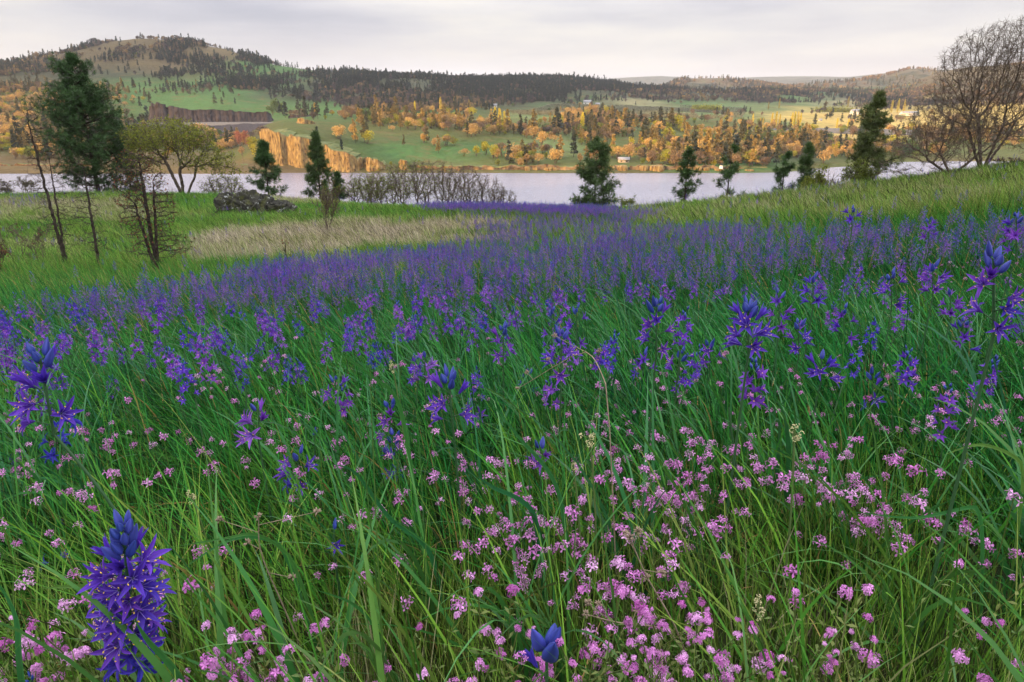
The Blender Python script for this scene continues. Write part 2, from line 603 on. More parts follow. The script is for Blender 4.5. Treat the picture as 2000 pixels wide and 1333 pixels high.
dry = straw_amount(X, Y)
m, nt, out = new_mat('meadow_soil')
d_ = attr(nt, 'dry')
n_ = noise(nt, 2.2, 8)
colr = ramp(nt, [(0, (.008, .014, .006)), (.35, (.018, .028, .009)), (.6, (.06, .055, .025)), (1, (.20, .155, .095))],
            mathn(nt, 'ADD', d_, mathn(nt, 'MULTIPLY', mathn(nt, 'SUBTRACT', n_, .5), .5)))
p = nt.nodes.new('ShaderNodeBsdfPrincipled')
p.inputs['Roughness'].default_value = .95
p.inputs['Specular IOR Level'].default_value = .1
nt.links.new(colr, p.inputs['Base Color'])
nt.links.new(p.outputs[0], out.inputs[0])
me = grid_mesh('meadow_ground', X, Y, Z, [m], {'dry': ('FLOAT', dry.ravel())})
ob('meadow_ground', me, kind='structure')

# ---- river
m, nt, out = new_mat('river_water')
p = nt.nodes.new('ShaderNodeBsdfPrincipled')
p.inputs['Base Color'].default_value = (.22, .22, .29, 1)
p.inputs['Roughness'].default_value = .22
p.inputs['IOR'].default_value = 1.45
tc = nt.nodes.new('ShaderNodeTexCoord')
mp = nt.nodes.new('ShaderNodeMapping')
mp.inputs['Scale'].default_value = (.16, .5, 1)
mp.inputs['Rotation'].default_value = (0, 0, .25)
nt.links.new(tc.outputs['Object'], mp.inputs[0])
h1 = noise(nt, 1.0, 5, vec=mp.outputs[0], rough=.6)
h2 = noise(nt, .045, 3, vec=mp.outputs[0])
b = nt.nodes.new('ShaderNodeBump')
b.inputs['Strength'].default_value = .8
b.inputs['Distance'].default_value = 1.3
nt.links.new(mathn(nt, 'MULTIPLY', h1, mathn(nt, 'ADD', h2, .3)), b.inputs['Height'])
nt.links.new(b.outputs[0], p.inputs['Normal'])
nt.links.new(p.outputs[0], out.inputs[0])
gx, gy = np.meshgrid(np.linspace(-5000, 5000, 12), np.linspace(120, 700, 6))
ob('river_water', grid_mesh('river_water', gx, gy, gx * 0, [m]), kind='structure')

# ---- far shore and hills
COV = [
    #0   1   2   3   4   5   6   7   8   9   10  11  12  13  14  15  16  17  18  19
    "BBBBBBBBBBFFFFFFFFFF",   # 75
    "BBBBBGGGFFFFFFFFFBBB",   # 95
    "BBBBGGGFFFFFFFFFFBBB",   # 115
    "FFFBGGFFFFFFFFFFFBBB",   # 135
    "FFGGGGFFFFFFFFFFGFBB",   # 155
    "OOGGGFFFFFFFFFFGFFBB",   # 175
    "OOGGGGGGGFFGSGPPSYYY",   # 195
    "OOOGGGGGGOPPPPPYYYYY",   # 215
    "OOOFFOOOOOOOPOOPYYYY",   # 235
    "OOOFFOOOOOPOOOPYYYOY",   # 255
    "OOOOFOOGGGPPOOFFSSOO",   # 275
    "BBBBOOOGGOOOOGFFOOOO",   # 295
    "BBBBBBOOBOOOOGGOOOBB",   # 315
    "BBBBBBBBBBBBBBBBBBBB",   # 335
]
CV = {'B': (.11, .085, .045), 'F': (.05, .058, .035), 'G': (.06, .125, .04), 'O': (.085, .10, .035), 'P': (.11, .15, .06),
      'S': (.24, .22, .12), 'Y': (.40, .30, .10)}  # 'Y': straw fields made more golden to stand in for low sunlight
ang = np.linspace(FA[0] * 1.4, FA[-1] * 1.4, 620)
yy = np.concatenate([np.linspace(500, 640, 46)[:-1], np.geomspace(640, 5200, 200)])
AA, Y = np.meshgrid(ang, yy)
X = AA * Y
Z = far_ground(X, Y)
pu, pv = proj(X, Y, Z)
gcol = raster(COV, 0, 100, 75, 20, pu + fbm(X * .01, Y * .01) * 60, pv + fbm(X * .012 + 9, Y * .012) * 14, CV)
m, nt, out = new_mat('far_hillside')
at_ = nt.nodes.new('ShaderNodeAttribute')
at_.attribute_name = 'gcol'
k1 = noise(nt, .012, 8, rough=.7)
k2 = noise(nt, .15, 5, rough=.7)
kk = mathn(nt, 'ADD', mathn(nt, 'MULTIPLY', k1, 1.0), mathn(nt, 'MULTIPLY', k2, 1.0))
sc_ = nt.nodes.new('ShaderNodeVectorMath')
sc_.operation = 'SCALE'
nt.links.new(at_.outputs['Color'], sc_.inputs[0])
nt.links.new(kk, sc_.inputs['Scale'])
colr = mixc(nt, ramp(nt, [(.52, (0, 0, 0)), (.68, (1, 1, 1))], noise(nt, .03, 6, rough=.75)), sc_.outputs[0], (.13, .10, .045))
p = nt.nodes.new('ShaderNodeBsdfPrincipled')
p.inputs['Roughness'].default_value = .95
p.inputs['Specular IOR Level'].default_value = .05
nt.links.new(colr, p.inputs['Base Color'])
b = nt.nodes.new('ShaderNodeBump')
b.inputs['Distance'].default_value = 2.5
nt.links.new(k2, b.inputs['Height'])
nt.links.new(b.outputs[0], p.inputs['Normal'])
nt.links.new(p.outputs[0], out.inputs[0])
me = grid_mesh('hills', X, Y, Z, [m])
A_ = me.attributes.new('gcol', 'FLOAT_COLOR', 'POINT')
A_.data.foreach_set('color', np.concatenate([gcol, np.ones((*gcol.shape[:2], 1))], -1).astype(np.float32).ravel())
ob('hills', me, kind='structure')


# ---- mountains on the horizon
HILLS = []
def mountain(name, prof, Yc, depth, mats, rough=.04, seed=0, n=260):
    us = np.linspace(prof[0][0], prof[-1][0], n)
    vs = cubic([q[0] for q in prof], [q[1] for q in prof], us)
    T = np.linspace(-1, 1, 50)
    pts = np.array([at(u, v, Yc) for u, v in zip(us, vs)])
    H = pts[:, 2]
    Yg = Yc + T[:, None] * depth + 0 * H[None]
    Xg = (pts[:, 0] / Yc)[None] * Yg
    shape = (1 - np.abs(T[:, None]) ** 1.3)
    Zg = (H[None] + 40) * shape - 40
    Zg = Zg + fbm(Xg * 4 / depth + seed, Yg * 4 / depth, 5) * (H[None] + 40) * rough * 6 * shape * np.clip(np.abs(T[:, None]) * 4, 0.12, 1)
    if name == 'hill': HILLS.append((Xg, Yg, Zg))
    return ob(name, grid_mesh(name, Xg, Yg, Zg, mats), kind='structure')


fm = noise_mat('forested_mountain', [(.3, (.02, .032, .024)), (.5, (.04, .05, .03)), (.7, (.10, .085, .055))], .02, 8)
fm2 = noise_mat('oak_hill', [(.32, (.018, .03, .018)), (.44, (.045, .05, .026)), (.54, (.10, .075, .045)), (.70, (.09, .10, .04))], .014, 12, bump=9, bscale=.05)
mountain('mountain', [(980, 172), (1100, 160), (1190, 153), (1280, 149), (1330, 151), (1400, 156), (1450, 152), (1560, 149), (1700, 150), (1900, 156)], 7600, 1500, [fm], seed=3)
mountain('mountain', [(1450, 168), (1540, 158), (1640, 151), (1700, 146), (1800, 138), (1950, 133), (2150, 120), (2400, 118)], 6400, 1300, [fm], seed=7)
mountain('hill', [(1270, 176), (1305, 166), (1330, 155), (1370, 152), (1420, 154), (1500, 165), (1600, 172), (1700, 178)], 3300, 420, [fm2], seed=5)
mountain('hill', [(1500, 184), (1560, 168), (1640, 161), (1700, 153), (1740, 145), (1790, 134), (1835, 135), (1880, 141), (1950, 132), (2050, 120), (2200, 105), (2500, 100)], 3000, 700, [fm2], seed=11)
mountain('hill', [(-900, 120), (-500, 118), (-200, 126), (0, 124), (60, 118), (130, 128), (250, 150)], 3400, 600, [fm2], seed=17)

# ---- unseen cloud slab added at the left, shaped to shade the far slopes
def shade_cloud():
    # outline of the ground it shades
    tgt = np.array([(-1500, 1700), (-900, 1420), (-560, 1000), (-420, 830), (-250, 860), (0, 960), (350, 1080), (650, 1250), (800, 1700), (700, 2600), (-300, 3000), (-1500, 2700)], float)
    zc = 400.0
    sh = (zc - 90) / math.tan(SUN_EL)
    hd = np.array([-math.cos(SUN_AZ), -math.sin(SUN_AZ)])
    P = tgt + hd * sh
    c = P.mean(0)
    B = Builder()
    nr, na = 14, 96
    # densify outline
    k = np.linspace(0, len(P), na, endpoint=False)
    i = k.astype(int)
    f = (k - i)[:, None]
    O = P[i] * (1 - f) + P[(i + 1) % len(P)] * f
    V = []
    for r_ in range(nr):
        t = (r_ + 1) / nr
        Q = c + (O - c) * t
        nz = fbm(Q[:, 0] * .004, Q[:, 1] * .004, 4)
        edge = math.sqrt(max(0, 1 - t ** 4))
        V.append(np.column_stack([Q + (nz * 40)[:, None] * hd, zc + 12 + (26 + nz * 26) * edge]))
    for r_ in range(nr):
        t = (r_ + 1) / nr
        Q = c + (O - c) * t
        nz = fbm(Q[:, 0] * .004, Q[:, 1] * .004, 4)
        edge = math.sqrt(max(0, 1 - t ** 4))
        V.append(np.column_stack([Q + (nz * 40)[:, None] * hd, zc - 2 - (8 + nz * 5) * edge]))
    V = np.concatenate(V)
    Qd = []
    for half in (0, nr):
        for r_ in range(nr - 1):
            for a in range(na):
                b_ = (a + 1) % na
                q = [(half + r_) * na + a, (half + r_) * na + b_, (half + r_ + 1) * na + b_, (half + r_ + 1) * na + a]
                Qd.append(q if half == 0 else q[::-1])
    for a in range(na):
        b_ = (a + 1) % na
        Qd.append([(nr - 1) * na + a, (nr - 1) * na + b_, (2 * nr - 1) * na + b_, (2 * nr - 1) * na + a])
    T_ = []
    V = np.concatenate([V, [[*c, zc + 45], [*c, zc - 12]]])
    for a in range(na):
        b_ = (a + 1) % na
        T_ += [[2 * nr * na, a, b_], [2 * nr * na + 1, nr * na + b_, nr * na + a]]
    cm = noise_mat('shade_cloud_white', [(.3, (.8, .8, .82)), (.7, (.92, .92, .92))], .01)
    me = mesh_np('shade_cloud', V, [Qd, T_], [cm], smooth=True)
    ob('shade_cloud', me, kind='stuff', label='unseen low cloud slab added to shade the far slopes')


shade_cloud()


# ---- cliffs: columnar basalt walls
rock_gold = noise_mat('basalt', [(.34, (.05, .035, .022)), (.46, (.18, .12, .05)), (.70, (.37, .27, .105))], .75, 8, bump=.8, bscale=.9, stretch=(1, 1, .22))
rock_shade = noise_mat('shaded_basalt', [(.3, (.018, .016, .022)), (.7, (.065, .055, .06))], .5, 8, bump=.8, bscale=.8, stretch=(1, 1, .2))  # shade on the wall's face is put into this darker basalt colour


def cliff(name, pts, mat_, thick=16, colw=4.0, seed=0, amp=1.6, cap=None, kind='structure', **kw):
    """pts: list of (u, v_top, v_bottom, Y) along the face, left to right"""
    tp = np.array([at(u, vt, Y) for u, vt, vb, Y in pts])
    bt = np.array([at(u, vb, Y) for u, vt, vb, Y in pts])
    xy = tp[:, :2]
    seg = np.linalg.norm(np.diff(xy, axis=0), axis=1)
    s = np.concatenate([[0], np.cumsum(seg)])
    n = max(12, int(s[-1] / .8))
    t = np.linspace(0, s[-1], n)
    px, py = np.interp(t, s, xy[:, 0]), np.interp(t, s, xy[:, 1])
    zt, zb = np.interp(t, s, tp[:, 2]) + fbm(t * .11 + seed * 3, t * 0 + 2, 3) * (1.8 if mat_ is not rock_shade else .7), np.interp(t, s, bt[:, 2]) - 3
    dx, dy = np.gradient(px), np.gradient(py)
    L = np.hypot(dx, dy)
    nx, ny = dy / L, -dx / L              # towards the camera
    col = np.floor(t / colw + seed * 7.7)
    h = np.sin(col * 127.1 + seed) * 43758.5
    h = h - np.floor(h)
    h2 = np.sin(col * 311.7 + seed) * 24634.6
    h2 = h2 - np.floor(h2)
    bulge = (1 - np.abs(((t / colw + seed * 7.7) % 1) * 2 - 1) ** 4) * .6 * amp + h * amp + fbm(t * .05 + seed, t * 0, 3) * amp * 2.5
    K = 14
    k = np.linspace(0, 1, K)[:, None]
    out_ = bulge[None] * (1 - .25 * k) + (1 - k) ** 2 * amp * 2.2 + fbm(t[None] * .2, k * 9 + seed, 3) * amp * .8
    Xf, Yf = px[None] + nx[None] * out_, py[None] + ny[None] * out_
    Zf = zb[None] + (zt[None] - (h2 * amp)[None] - zb[None]) * k
    fb = np.array([.06, .22, .42, .65, .85, 1.0])[:, None]
    back = fb * thick
    bx, by = 0 * px[None] + px[None] - (nx[None] * .3) * back, py[None] + back
    tz = far_ground(bx, by)
    bz = zt[None] * (1 - fb ** .9) + (tz - .8) * fb ** .9 + fbm(bx * .06, by * .06, 3) * 1.6 * np.sin(fb * PI)
    bz[-1] = tz[-1] - 4
    last = np.concatenate([Xf, bx]), np.concatenate([Yf, by]), np.concatenate([Zf, bz])
    me = grid_mesh(name, *last, [mat_] + ([cap] if cap else []), smooth=False)
    if cap:
        mi = np.zeros((K + 5, n - 1), np.int32)
        mi[K - 1:] = 1
        me.polygons.foreach_set('material_index', mi.ravel())
    return ob(name, me, kind=kind, **kw)


capm = noise_mat('cliff_turf', [(.3, (.07, .09, .03)), (.55, (.12, .14, .045)), (.75, (.26, .20, .09))], .2, 6)
cliff('cliff', [(515, 262, 306, 600), (512, 254, 312, 580), (520, 250, 324, 566), (532, 253, 328, 562), (545, 257, 330, 559), (556, 262, 330, 563), (566, 262, 330, 561), (585, 267, 330, 556), (604, 271, 330, 558), (618, 276, 332, 562), (640, 288, 332, 570)], rock_gold, seed=1, cap=capm, thick=46)
cliff('cliff', [(606, 280, 320, 580), (612, 276, 330, 562), (626, 279, 334, 554), (640, 284, 337, 550), (648, 290, 338, 547), (664, 294, 339, 545), (682, 300, 339, 544), (697, 306, 339, 547), (704, 309, 338, 556), (706, 312, 336, 575)], rock_gold, seed=2, cap=capm, thick=50)
cliff('cliff', [(709, 314, 336, 566), (711, 305, 338, 553), (722, 306, 339, 546), (736, 311, 339, 546), (748, 317, 339, 549), (756, 322, 337, 562)], rock_gold, seed=3, cap=capm, thick=26)
cliff('cliff', [(779, 318, 334, 558), (783, 308, 337, 552), (792, 309, 338, 550), (797, 318, 336, 558)], rock_gold, seed=4, cap=capm, thick=8, colw=3)
cliff('cliff', [(578, 240, 252, 690), (582, 232, 250, 676), (592, 231, 250, 672), (604, 236, 250, 678), (612, 241, 250, 690)], rock_gold, seed=5, cap=capm, thick=10)
cliff('cliff', [(296, 212, 240, 880), (301, 200, 236, 856), (309, 199, 238, 852), (318, 202, 240, 852), (324, 209, 240, 858)], rock_shade, seed=6, cap=capm, thick=20, colw=4.5, amp=2.4)
cliff('cliff', [(322, 216, 242, 870), (332, 207, 240, 850), (350, 209, 239, 852), (380, 212, 238, 856), (420, 213, 238, 862), (470, 216, 238, 868), (521, 218, 238, 876), (526, 222, 238, 890)], rock_shade, seed=7, cap=capm, thick=24, colw=5, amp=1.6)
cliff('cliff', [(566, 226, 236, 900), (570, 221, 235, 884), (598, 222, 235, 884), (604, 226, 234, 900)], rock_shade, seed=8, cap=capm, thick=14, colw=5)
# low rocky bank along the water, riprap
cliff('shore_bank', [(-900, 322, 333, 556), (-300, 322, 333, 556), (0, 321, 332, 556), (120, 321, 332, 556), (250, 321, 332, 556), (400, 322, 333, 556), (500, 322, 333, 557), (530, 323, 333, 560)], noise_mat('shore_riprap', [(.35, (.10, .06, .04)), (.65, (.26, .17, .10))], .8, 8, bump=1), seed=12, colw=2, amp=.8, cap=capm)
brown = noise_mat('shore_rock', [(.40, (.05, .038, .03)), (.62, (.26, .18, .09))], .12, 8, bump=1)
cliff('shore_bank', [(798, 324, 338, 556), (850, 323, 338, 552), (950, 323, 338, 550), (1050, 322, 338, 549), (1150, 322, 338, 549), (1250, 322, 338, 549), (1350, 322, 338, 549), (1440, 324, 336, 552), (1500, 327, 332, 562)], brown, seed=13, colw=3, amp=1.3, cap=capm)

# ---- highway and field road, railway on the bank
asph = noise_mat('asphalt', [(.3, (.10, .10, .105)), (.7, (.16, .155, .15))], .6)


def ribbon(name, pts, wdt, mat_, lift=.5, kind='structure'):
    P = np.array([at(*q) for q in pts])
    s = np.concatenate([[0], np.cumsum(np.linalg.norm(np.diff(P[:, :2], axis=0), axis=1))])
    t = np.linspace(0, s[-1], 160)
    c = np.stack([np.interp(t, s, P[:, j]) for j in range(3)], 1)
    d = np.gradient(c[:, :2], axis=0)
    d /= np.linalg.norm(d, axis=1, keepdims=True)
    nrm = np.stack([-d[:, 1], d[:, 0]], 1)
    rows = []
    for off, dz in ((-wdt / 2 - 6, -9), (-wdt / 2, 0), (wdt / 2, 0), (wdt / 2 + 5, -7)):
        q = c.copy()
        q[:, :2] += nrm * off
        q[:, 2] += lift + dz
        rows.append(q)
    G = np.array(rows)
    return ob(name, grid_mesh(name, G[..., 0], G[..., 1], G[..., 2], [mat_]), kind=kind)


ribbon('road', [(180, 243, 870), (240, 242, 862), (330, 241, 838), (420, 240, 838), (520, 240, 842), (600, 239, 850), (660, 238, 862)], 11, asph)
ribbon('road', [(1440, 253, 905), (1540, 251, 905), (1640, 252, 905), (1800, 255, 905), (2000, 258, 905), (2300, 262, 905)], 9, asph)
talus = noise_mat('dark_talus', [(.35, (.02, .018, .024)), (.65, (.055, .048, .055))], .5, 8, bump=.8)
ust = np.linspace(300, 545, 60)
ky = np.linspace(0, 1, 12)
Xt, Yt, Zt = [], [], []
for k in ky:
    P = np.array([at(u, 243 + k * (30 if 360 < u < 520 else 24), 836 - 46 * k) for u in ust])
    Xt.append(P[:, 0]); Yt.append(P[:, 1]); Zt.append(P[:, 2] + 1.0 + fbm(P[:, 0] * .08, P[:, 1] * .08) * 1.5)
ob('talus_slope', grid_mesh('talus_slope', np.array(Xt), np.array(Yt), np.array(Zt), [talus]), kind='structure')

# ---- air
hm, nt, out = new_mat('haze')
vp = nt.nodes.new('ShaderNodeVolumePrincipled')
vp.inputs['Color'].default_value = (.86, .90, 1, 1)
vp.inputs['Density'].default_value = HAZE_D = 5.5e-5
vp.inputs['Anisotropy'].default_value = .1
nt.links.new(vp.outputs[0], out.inputs['Volume'])
hx, hy0, hy1, hz0, hz1 = 9500., -900., 9800., -14., 345.
V = [(x, y, z) for z in (hz0, hz1) for y in (hy0, hy1) for x in (-hx, hx)]
Q = [[0, 2, 3, 1], [4, 5, 7, 6], [0, 1, 5, 4], [2, 6, 7, 3], [0, 4, 6, 2], [1, 3, 7, 5]]
if USE_HAZE:
    ob('haze', mesh_np('haze', V, [Q], [hm]), kind='stuff', label='thin evening haze in the air')

# ---- render settings
sc.view_settings.view_transform = 'Standard'
sc.view_settings.look = 'None'
sc.view_settings.exposure = 0.86
sc.view_settings.gamma = 1
cy = sc.cycles
cy.max_bounces = 7
cy.diffuse_bounces = 4
cy.glossy_bounces = 2
cy.transmission_bounces = 3
cy.transparent_max_bounces = 4
cy.volume_bounces = 0
cy.sample_clamp_indirect = 4
cy.use_adaptive_sampling = True
cy.adaptive_threshold = .02
sc.render.use_persistent_data = False

# ================================================================ SCATTERING (one object, kind stuff)
def proto_coll(name, meshes):
    c = bpy.data.collections.new(name)
    for i, me in enumerate(meshes):
        o = bpy.data.objects.new('%s_%02d' % (name, i), me)
        c.objects.link(o)
    return c


def scatter(name, P, rot, scale, idx, tint, coll, label):
    me = mesh_np(name, P, [np.zeros((0, 3), int)] if False else [], ()) if False else bpy.data.meshes.new(name)
    P = np.asarray(P, np.float32)
    me.vertices.add(len(P))
    me.vertices.foreach_set('co', P.ravel())
    for k, typ, val in (('rot', 'FLOAT_VECTOR', rot), ('scl', 'FLOAT_VECTOR', scale), ('idx', 'INT', idx), ('tint', 'FLOAT', tint)):
        A = me.attributes.new(k, typ, 'POINT')
        if typ == 'FLOAT_VECTOR':
            A.data.foreach_set('vector', np.asarray(val, np.float32).ravel())
        else:
            A.data.foreach_set('value', np.asarray(val, np.int32 if typ == 'INT' else np.float32))
    me.update()
    o = ob(name, me, kind='stuff', label=label)
    ng = bpy.data.node_groups.new('scatter_' + name, 'GeometryNodeTree')
    ng.interface.new_socket('Geometry', in_out='INPUT', socket_type='NodeSocketGeometry')
    ng.interface.new_socket('Geometry', in_out='OUTPUT', socket_type='NodeSocketGeometry')
    N = ng.nodes
    gi, go = N.new('NodeGroupInput'), N.new('NodeGroupOutput')
    ci = N.new('GeometryNodeCollectionInfo')
    ci.inputs['Collection'].default_value = coll
    ci.inputs['Separate Children'].default_value = True
    ci.inputs['Reset Children'].default_value = True
    ip = N.new('GeometryNodeInstanceOnPoints')
    ip.inputs['Pick Instance'].default_value = True

    def na(n, t):
        a = N.new('GeometryNodeInputNamedAttribute')
        a.data_type = t
        a.inputs['Name'].default_value = n
        return a.outputs[0]
    e2r = N.new('FunctionNodeEulerToRotation')
    L = ng.links.new
    L(na('rot', 'FLOAT_VECTOR'), e2r.inputs[0])
    L(gi.outputs[0], ip.inputs['Points'])
    L(ci.outputs[0], ip.inputs['Instance'])
    L(na('idx', 'INT'), ip.inputs['Instance Index'])
    L(e2r.outputs[0], ip.inputs['Rotation'])
    L(na('scl', 'FLOAT_VECTOR'), ip.inputs['Scale'])
    L(ip.outputs[0], go.inputs[0])
    md = o.modifiers.new('scatter', 'NODES')
    md.node_group = ng
    return o


# ================================================================ FAR TREES
def far_conifer(r, h=18., wd=.22, n=420):
    B = Builder()
    add_segs(B, [(0, 0, -1, 0, 0, h * .97, h * .014, h * .003)], 4, m=1)
    nb = 46
    P, D, sz = [], [], []
    lean = r.normal(size=2) * .01
    for k in range(nb):
        t = r.uniform(.14, 1) ** .9
        R = h * wd * (1 - t) ** .75 * r.uniform(.55, 1.15) + h * .012
        az = r.uniform(0, 2 * PI)
        for j in range(max(2, int(9 * R / (h * wd)) + 2)):
            q = r.uniform(.2, 1)
            P.append((math.cos(az) * R * q + lean[0] * t * h, math.sin(az) * R * q, h * t - R * q * .12))
            D.append((math.cos(az), math.sin(az), .15))
            sz.append(h * .075)
    leaves(B, P, np.array(sz), 3, r, aspect=.55, spread=h * .008, direction=np.array(D), dirw=.4, m=0)
    return B.build('far_conifer', [M['farconifer'], M['bark']])


def far_round(r, h=9., wd=.5, mat_='faroak', n=520, size=.085, base=.12, quad=False, trunk=True, col=1.0):
    B = Builder()
    S, tips = [], []
    if trunk:
        for k in range(5):
            az = r.uniform(0, 2 * PI)
            S.append((0, 0, -.6, math.cos(az) * h * wd * .4, math.sin(az) * h * wd * .4, h * .6, h * .02, h * .006))
        add_segs(B, S, 4, m=1)
    # lobes
    nl = 9
    L = np.column_stack([r.normal(size=(nl, 2)) * h * wd * .30, r.uniform(.38, .80, nl) * h])
    k = r.integers(0, nl, n)
    d = r.normal(size=(n, 3))
    d /= np.linalg.norm(d, axis=1, keepdims=True)
    P = L[k] + d * (r.uniform(.3, 1, n) ** .5)[:, None] * h * np.array([wd * .42, wd * .42, .20])
    P[:, 2] = np.maximum(P[:, 2], h * base)
    leaves(B, P, h * size, 2, r, aspect=.5, spread=h * .01, direction=d, dirw=.45, m=0)
    return B.build(mat_ + '_tree', [M[mat_], M['greybark']])


def far_poplar(r, h=18., wd=.10, mat_='poplar'):
    B = Builder()
    add_segs(B, [(0, 0, -1, 0, 0, h * .9, h * .012, h * .003)], 4, m=1)
    n = 420
    t = r.uniform(.08, 1, n)
    R = h * wd * np.sin(np.clip(t * 1.05, 0, 1) * PI * .93 + .12) ** .6 * np.sqrt(r.random(n))
    az = r.uniform(0, 2 * PI, n)
    P = np.column_stack([np.cos(az) * R, np.sin(az) * R, t * h])
    leaves(B, P, h * .05, 2, r, aspect=.4, spread=h * .006, direction=np.column_stack([np.cos(az) * .3, np.sin(az) * .3, np.ones(n)]), dirw=.6, m=0)
    return B.build('poplar', [M[mat_], M['greybark']])


r = np.random.default_rng(3)
conif = [far_conifer(r, wd=.16 + .03 * k) for k in range(5)]
oaks = [far_round(r, wd=.45 + .06 * k, n=480) for k in range(5)]
bushes = [far_round(r, h=7, wd=.45 + .08 * k, mat_='farbush', n=420, size=.10) for k in range(4)]
poplars = [far_poplar(r, wd=.07 + .02 * k) for k in range(3)]
farcoll = proto_coll('far_tree_kind', conif + oaks + bushes + poplars)     # idx 0-4 conifers, 5-9 oaks, 10-13 bushes, 14-16 poplars

TREES = [
    #0   1   2   3   4   5   6   7   8   9   10  11  12  13  14  15  16  17  18  19
    "..OOOO..............",   # 75
    "oOOOOO..............",   # 90
    "ooMDdo.....ddd......",   # 105
    "MMDDDg.....ddd......",   # 120
    "MMDDd.gddddddd......",   # 135
    "mmg.gdDDDDDDDm......",   # 150
    "mmggdDDDDDDDDdmmmmmm",   # 165
    "yysgsdOOODDDOoOOgOOO",   # 180
    "yys.g..OOO.......OOO",   # 195
    "yY..gg..os.s....s...",   # 210
    "yYb..gsyyssy..s...s.",   # 225
    "yMM..gssyyymyysssss.",   # 240
    "yMMbo.ssyymmyyybbyyy",   # 255
    "yYMyyossyyyYsyYYbbby",   # 270
    "yYMyyo.gsyyYYYYYbByy",   # 285
    "yYYyyo..syYYYYYysbby",   # 300
    ".........yYYYYYgsbby",   # 315
    "....................",   # 330
]
# character -> (density per ha, share of conifer, oak, bush, tint: high where sunlit gold is painted)
TC = {'.': (0, 0, 0, 0, 0), 'o': (45, .12, .86, .02, .5), 'O': (95, .18, .8, .02, .30), 'd': (60, .8, .2, 0, .15), 'D': (120, .82, .17, .01, .10),
      'm': (60, .35, .5, .15, .45), 'M': (100, .45, .4, .15, .40), 'g': (7, .8, .15, .05, .3), 's': (14, .35, .5, .15, .8),
      'y': (38, .17, .50, .33, .78), 'Y': (80, .21, .46, .33, .76), 'b': (60, .12, .3, .58, .35), 'B': (90, .1, .3, .6, .3)}


def far_field(N, seed):
    r = np.random.default_rng(seed)
    yv = np.sqrt(r.uniform(556 ** 2, 2450 ** 2, N))
    a = r.uniform(FA[0] * .72, FA[-1] * .78, N)
    x = a * yv
    z = far_ground(x, yv)
    u, v = proj(x, yv, z)
    area = (FA[-1] * .78 - FA[0] * .72) * (2450 ** 2 - 556 ** 2) / 2 / 1e4      # hectares
    uj = u + fbm(x * .008, yv * .008, 3) * 60
    vj = v + fbm(x * .01 + 5, yv * .01, 3) * 9
    R = raster(TREES, 0, 100, 75, 15, uj, vj, TC)
    clump = np.clip(.62 + fbm(x * .012 + 3, yv * .012, 4) * 2.9, .02, 2.2) * np.interp(v, [150, 220], [1.15, .9])
    keep = r.random(N) < R[:, 0] * 2.3 * clump * area / N
    x, yv, z, u, v, R = x[keep], yv[keep], z[keep], u[keep], v[keep], R[keep]
    q = r.random(len(x)) * (R[:, 1] + R[:, 2] + R[:, 3])
    kn = np.where(q < R[:, 1], 0, np.where(q < R[:, 1] + R[:, 2], 1, 2))
    # stands of the same kind
    kn = np.where((fbm(x * .02 + 40, yv * .02) > .28) & (R[:, 1] > .1) & (r.random(len(x)) < .7), 0, kn)
    idx = np.where(kn == 0, r.integers(0, 5, len(x)), np.where(kn == 1, r.integers(5, 10, len(x)), r.integers(10, 14, len(x))))
    s = np.exp(r.normal(size=len(x)) * .25) * np.where(kn == 0, np.interp(yv, [560, 900, 1300], [.98, .85, .68]), np.interp(yv, [560, 900, 1300], [1.15, 1.05, .9])) * np.interp(yv, [550, 1000, 2400], [.95, .95, .85])
    tint = np.clip(R[:, 4] + r.normal(size=len(x)) * .24 - .12 * (kn == 0), 0, 1)
    return x, yv, z, u, v, kn, idx, s, tint


fx, fy, fz, fu_, fv_, fk, fi, fs, ft = far_field(220000, 21)
# keep road and basalt walls free
wall = ((fu_ > 296) & (fu_ < 545) & (fv_ > 206) & (fv_ < 268)) | ((fu_ > 150) & (fu_ < 700) & (fv_ > 235) & (fv_ < 246)) | ((fu_ > 1440) & (np.abs(fv_ - 253) < 4)) \
    | ((fu_ > 512) & (fu_ < 600) & (fv_ > 252) & (fv_ < 318) & (fy < 600)) | ((fy < 566) & (fu_ < 860)) | (fy < 553) | (fz < 1.6)
ok = ~wall
fx, fy, fz, fu_, fv_, fk, fi, fs, ft = [q[ok] for q in (fx, fy, fz, fu_, fv_, fk, fi, fs, ft)]
print('far trees', len(fx))
H0 = np.array([18.] * 5 + [9.] * 5 + [7.] * 4 + [18.] * 3)
inview = (fu_ > 0) & (fu_ < 2000)
app = fs * H0[fi] / fy * inview
single = np.zeros(len(fx), bool)
CUT = {0: 200, 1: 170, 2: 90}
for k in range(3):
    q = np.where(fk == k)[0]
    q = q[np.argsort(-app[q])][:CUT[k]]
    single[q] = True
meshes = conif + oaks + bushes + poplars
rr_ = np.random.default_rng(4)
rz = rr_.uniform(0, 2 * PI, len(fx))


def where_far(u, v, Y):
    if v < 230: return 'on the upper slope'
    if u < 300: return 'on the wooded slope at the left, across the river'
    if u < 520: return 'below the dark rock wall across the river'
    if u < 900: return 'on the grassy bench above the golden cliffs'
    if u < 1150: return 'in the valley meadow right of the golden cliffs'
    if u < 1550: return 'in the golden wood along the far shore'
    return 'on the flat far shore at the right'


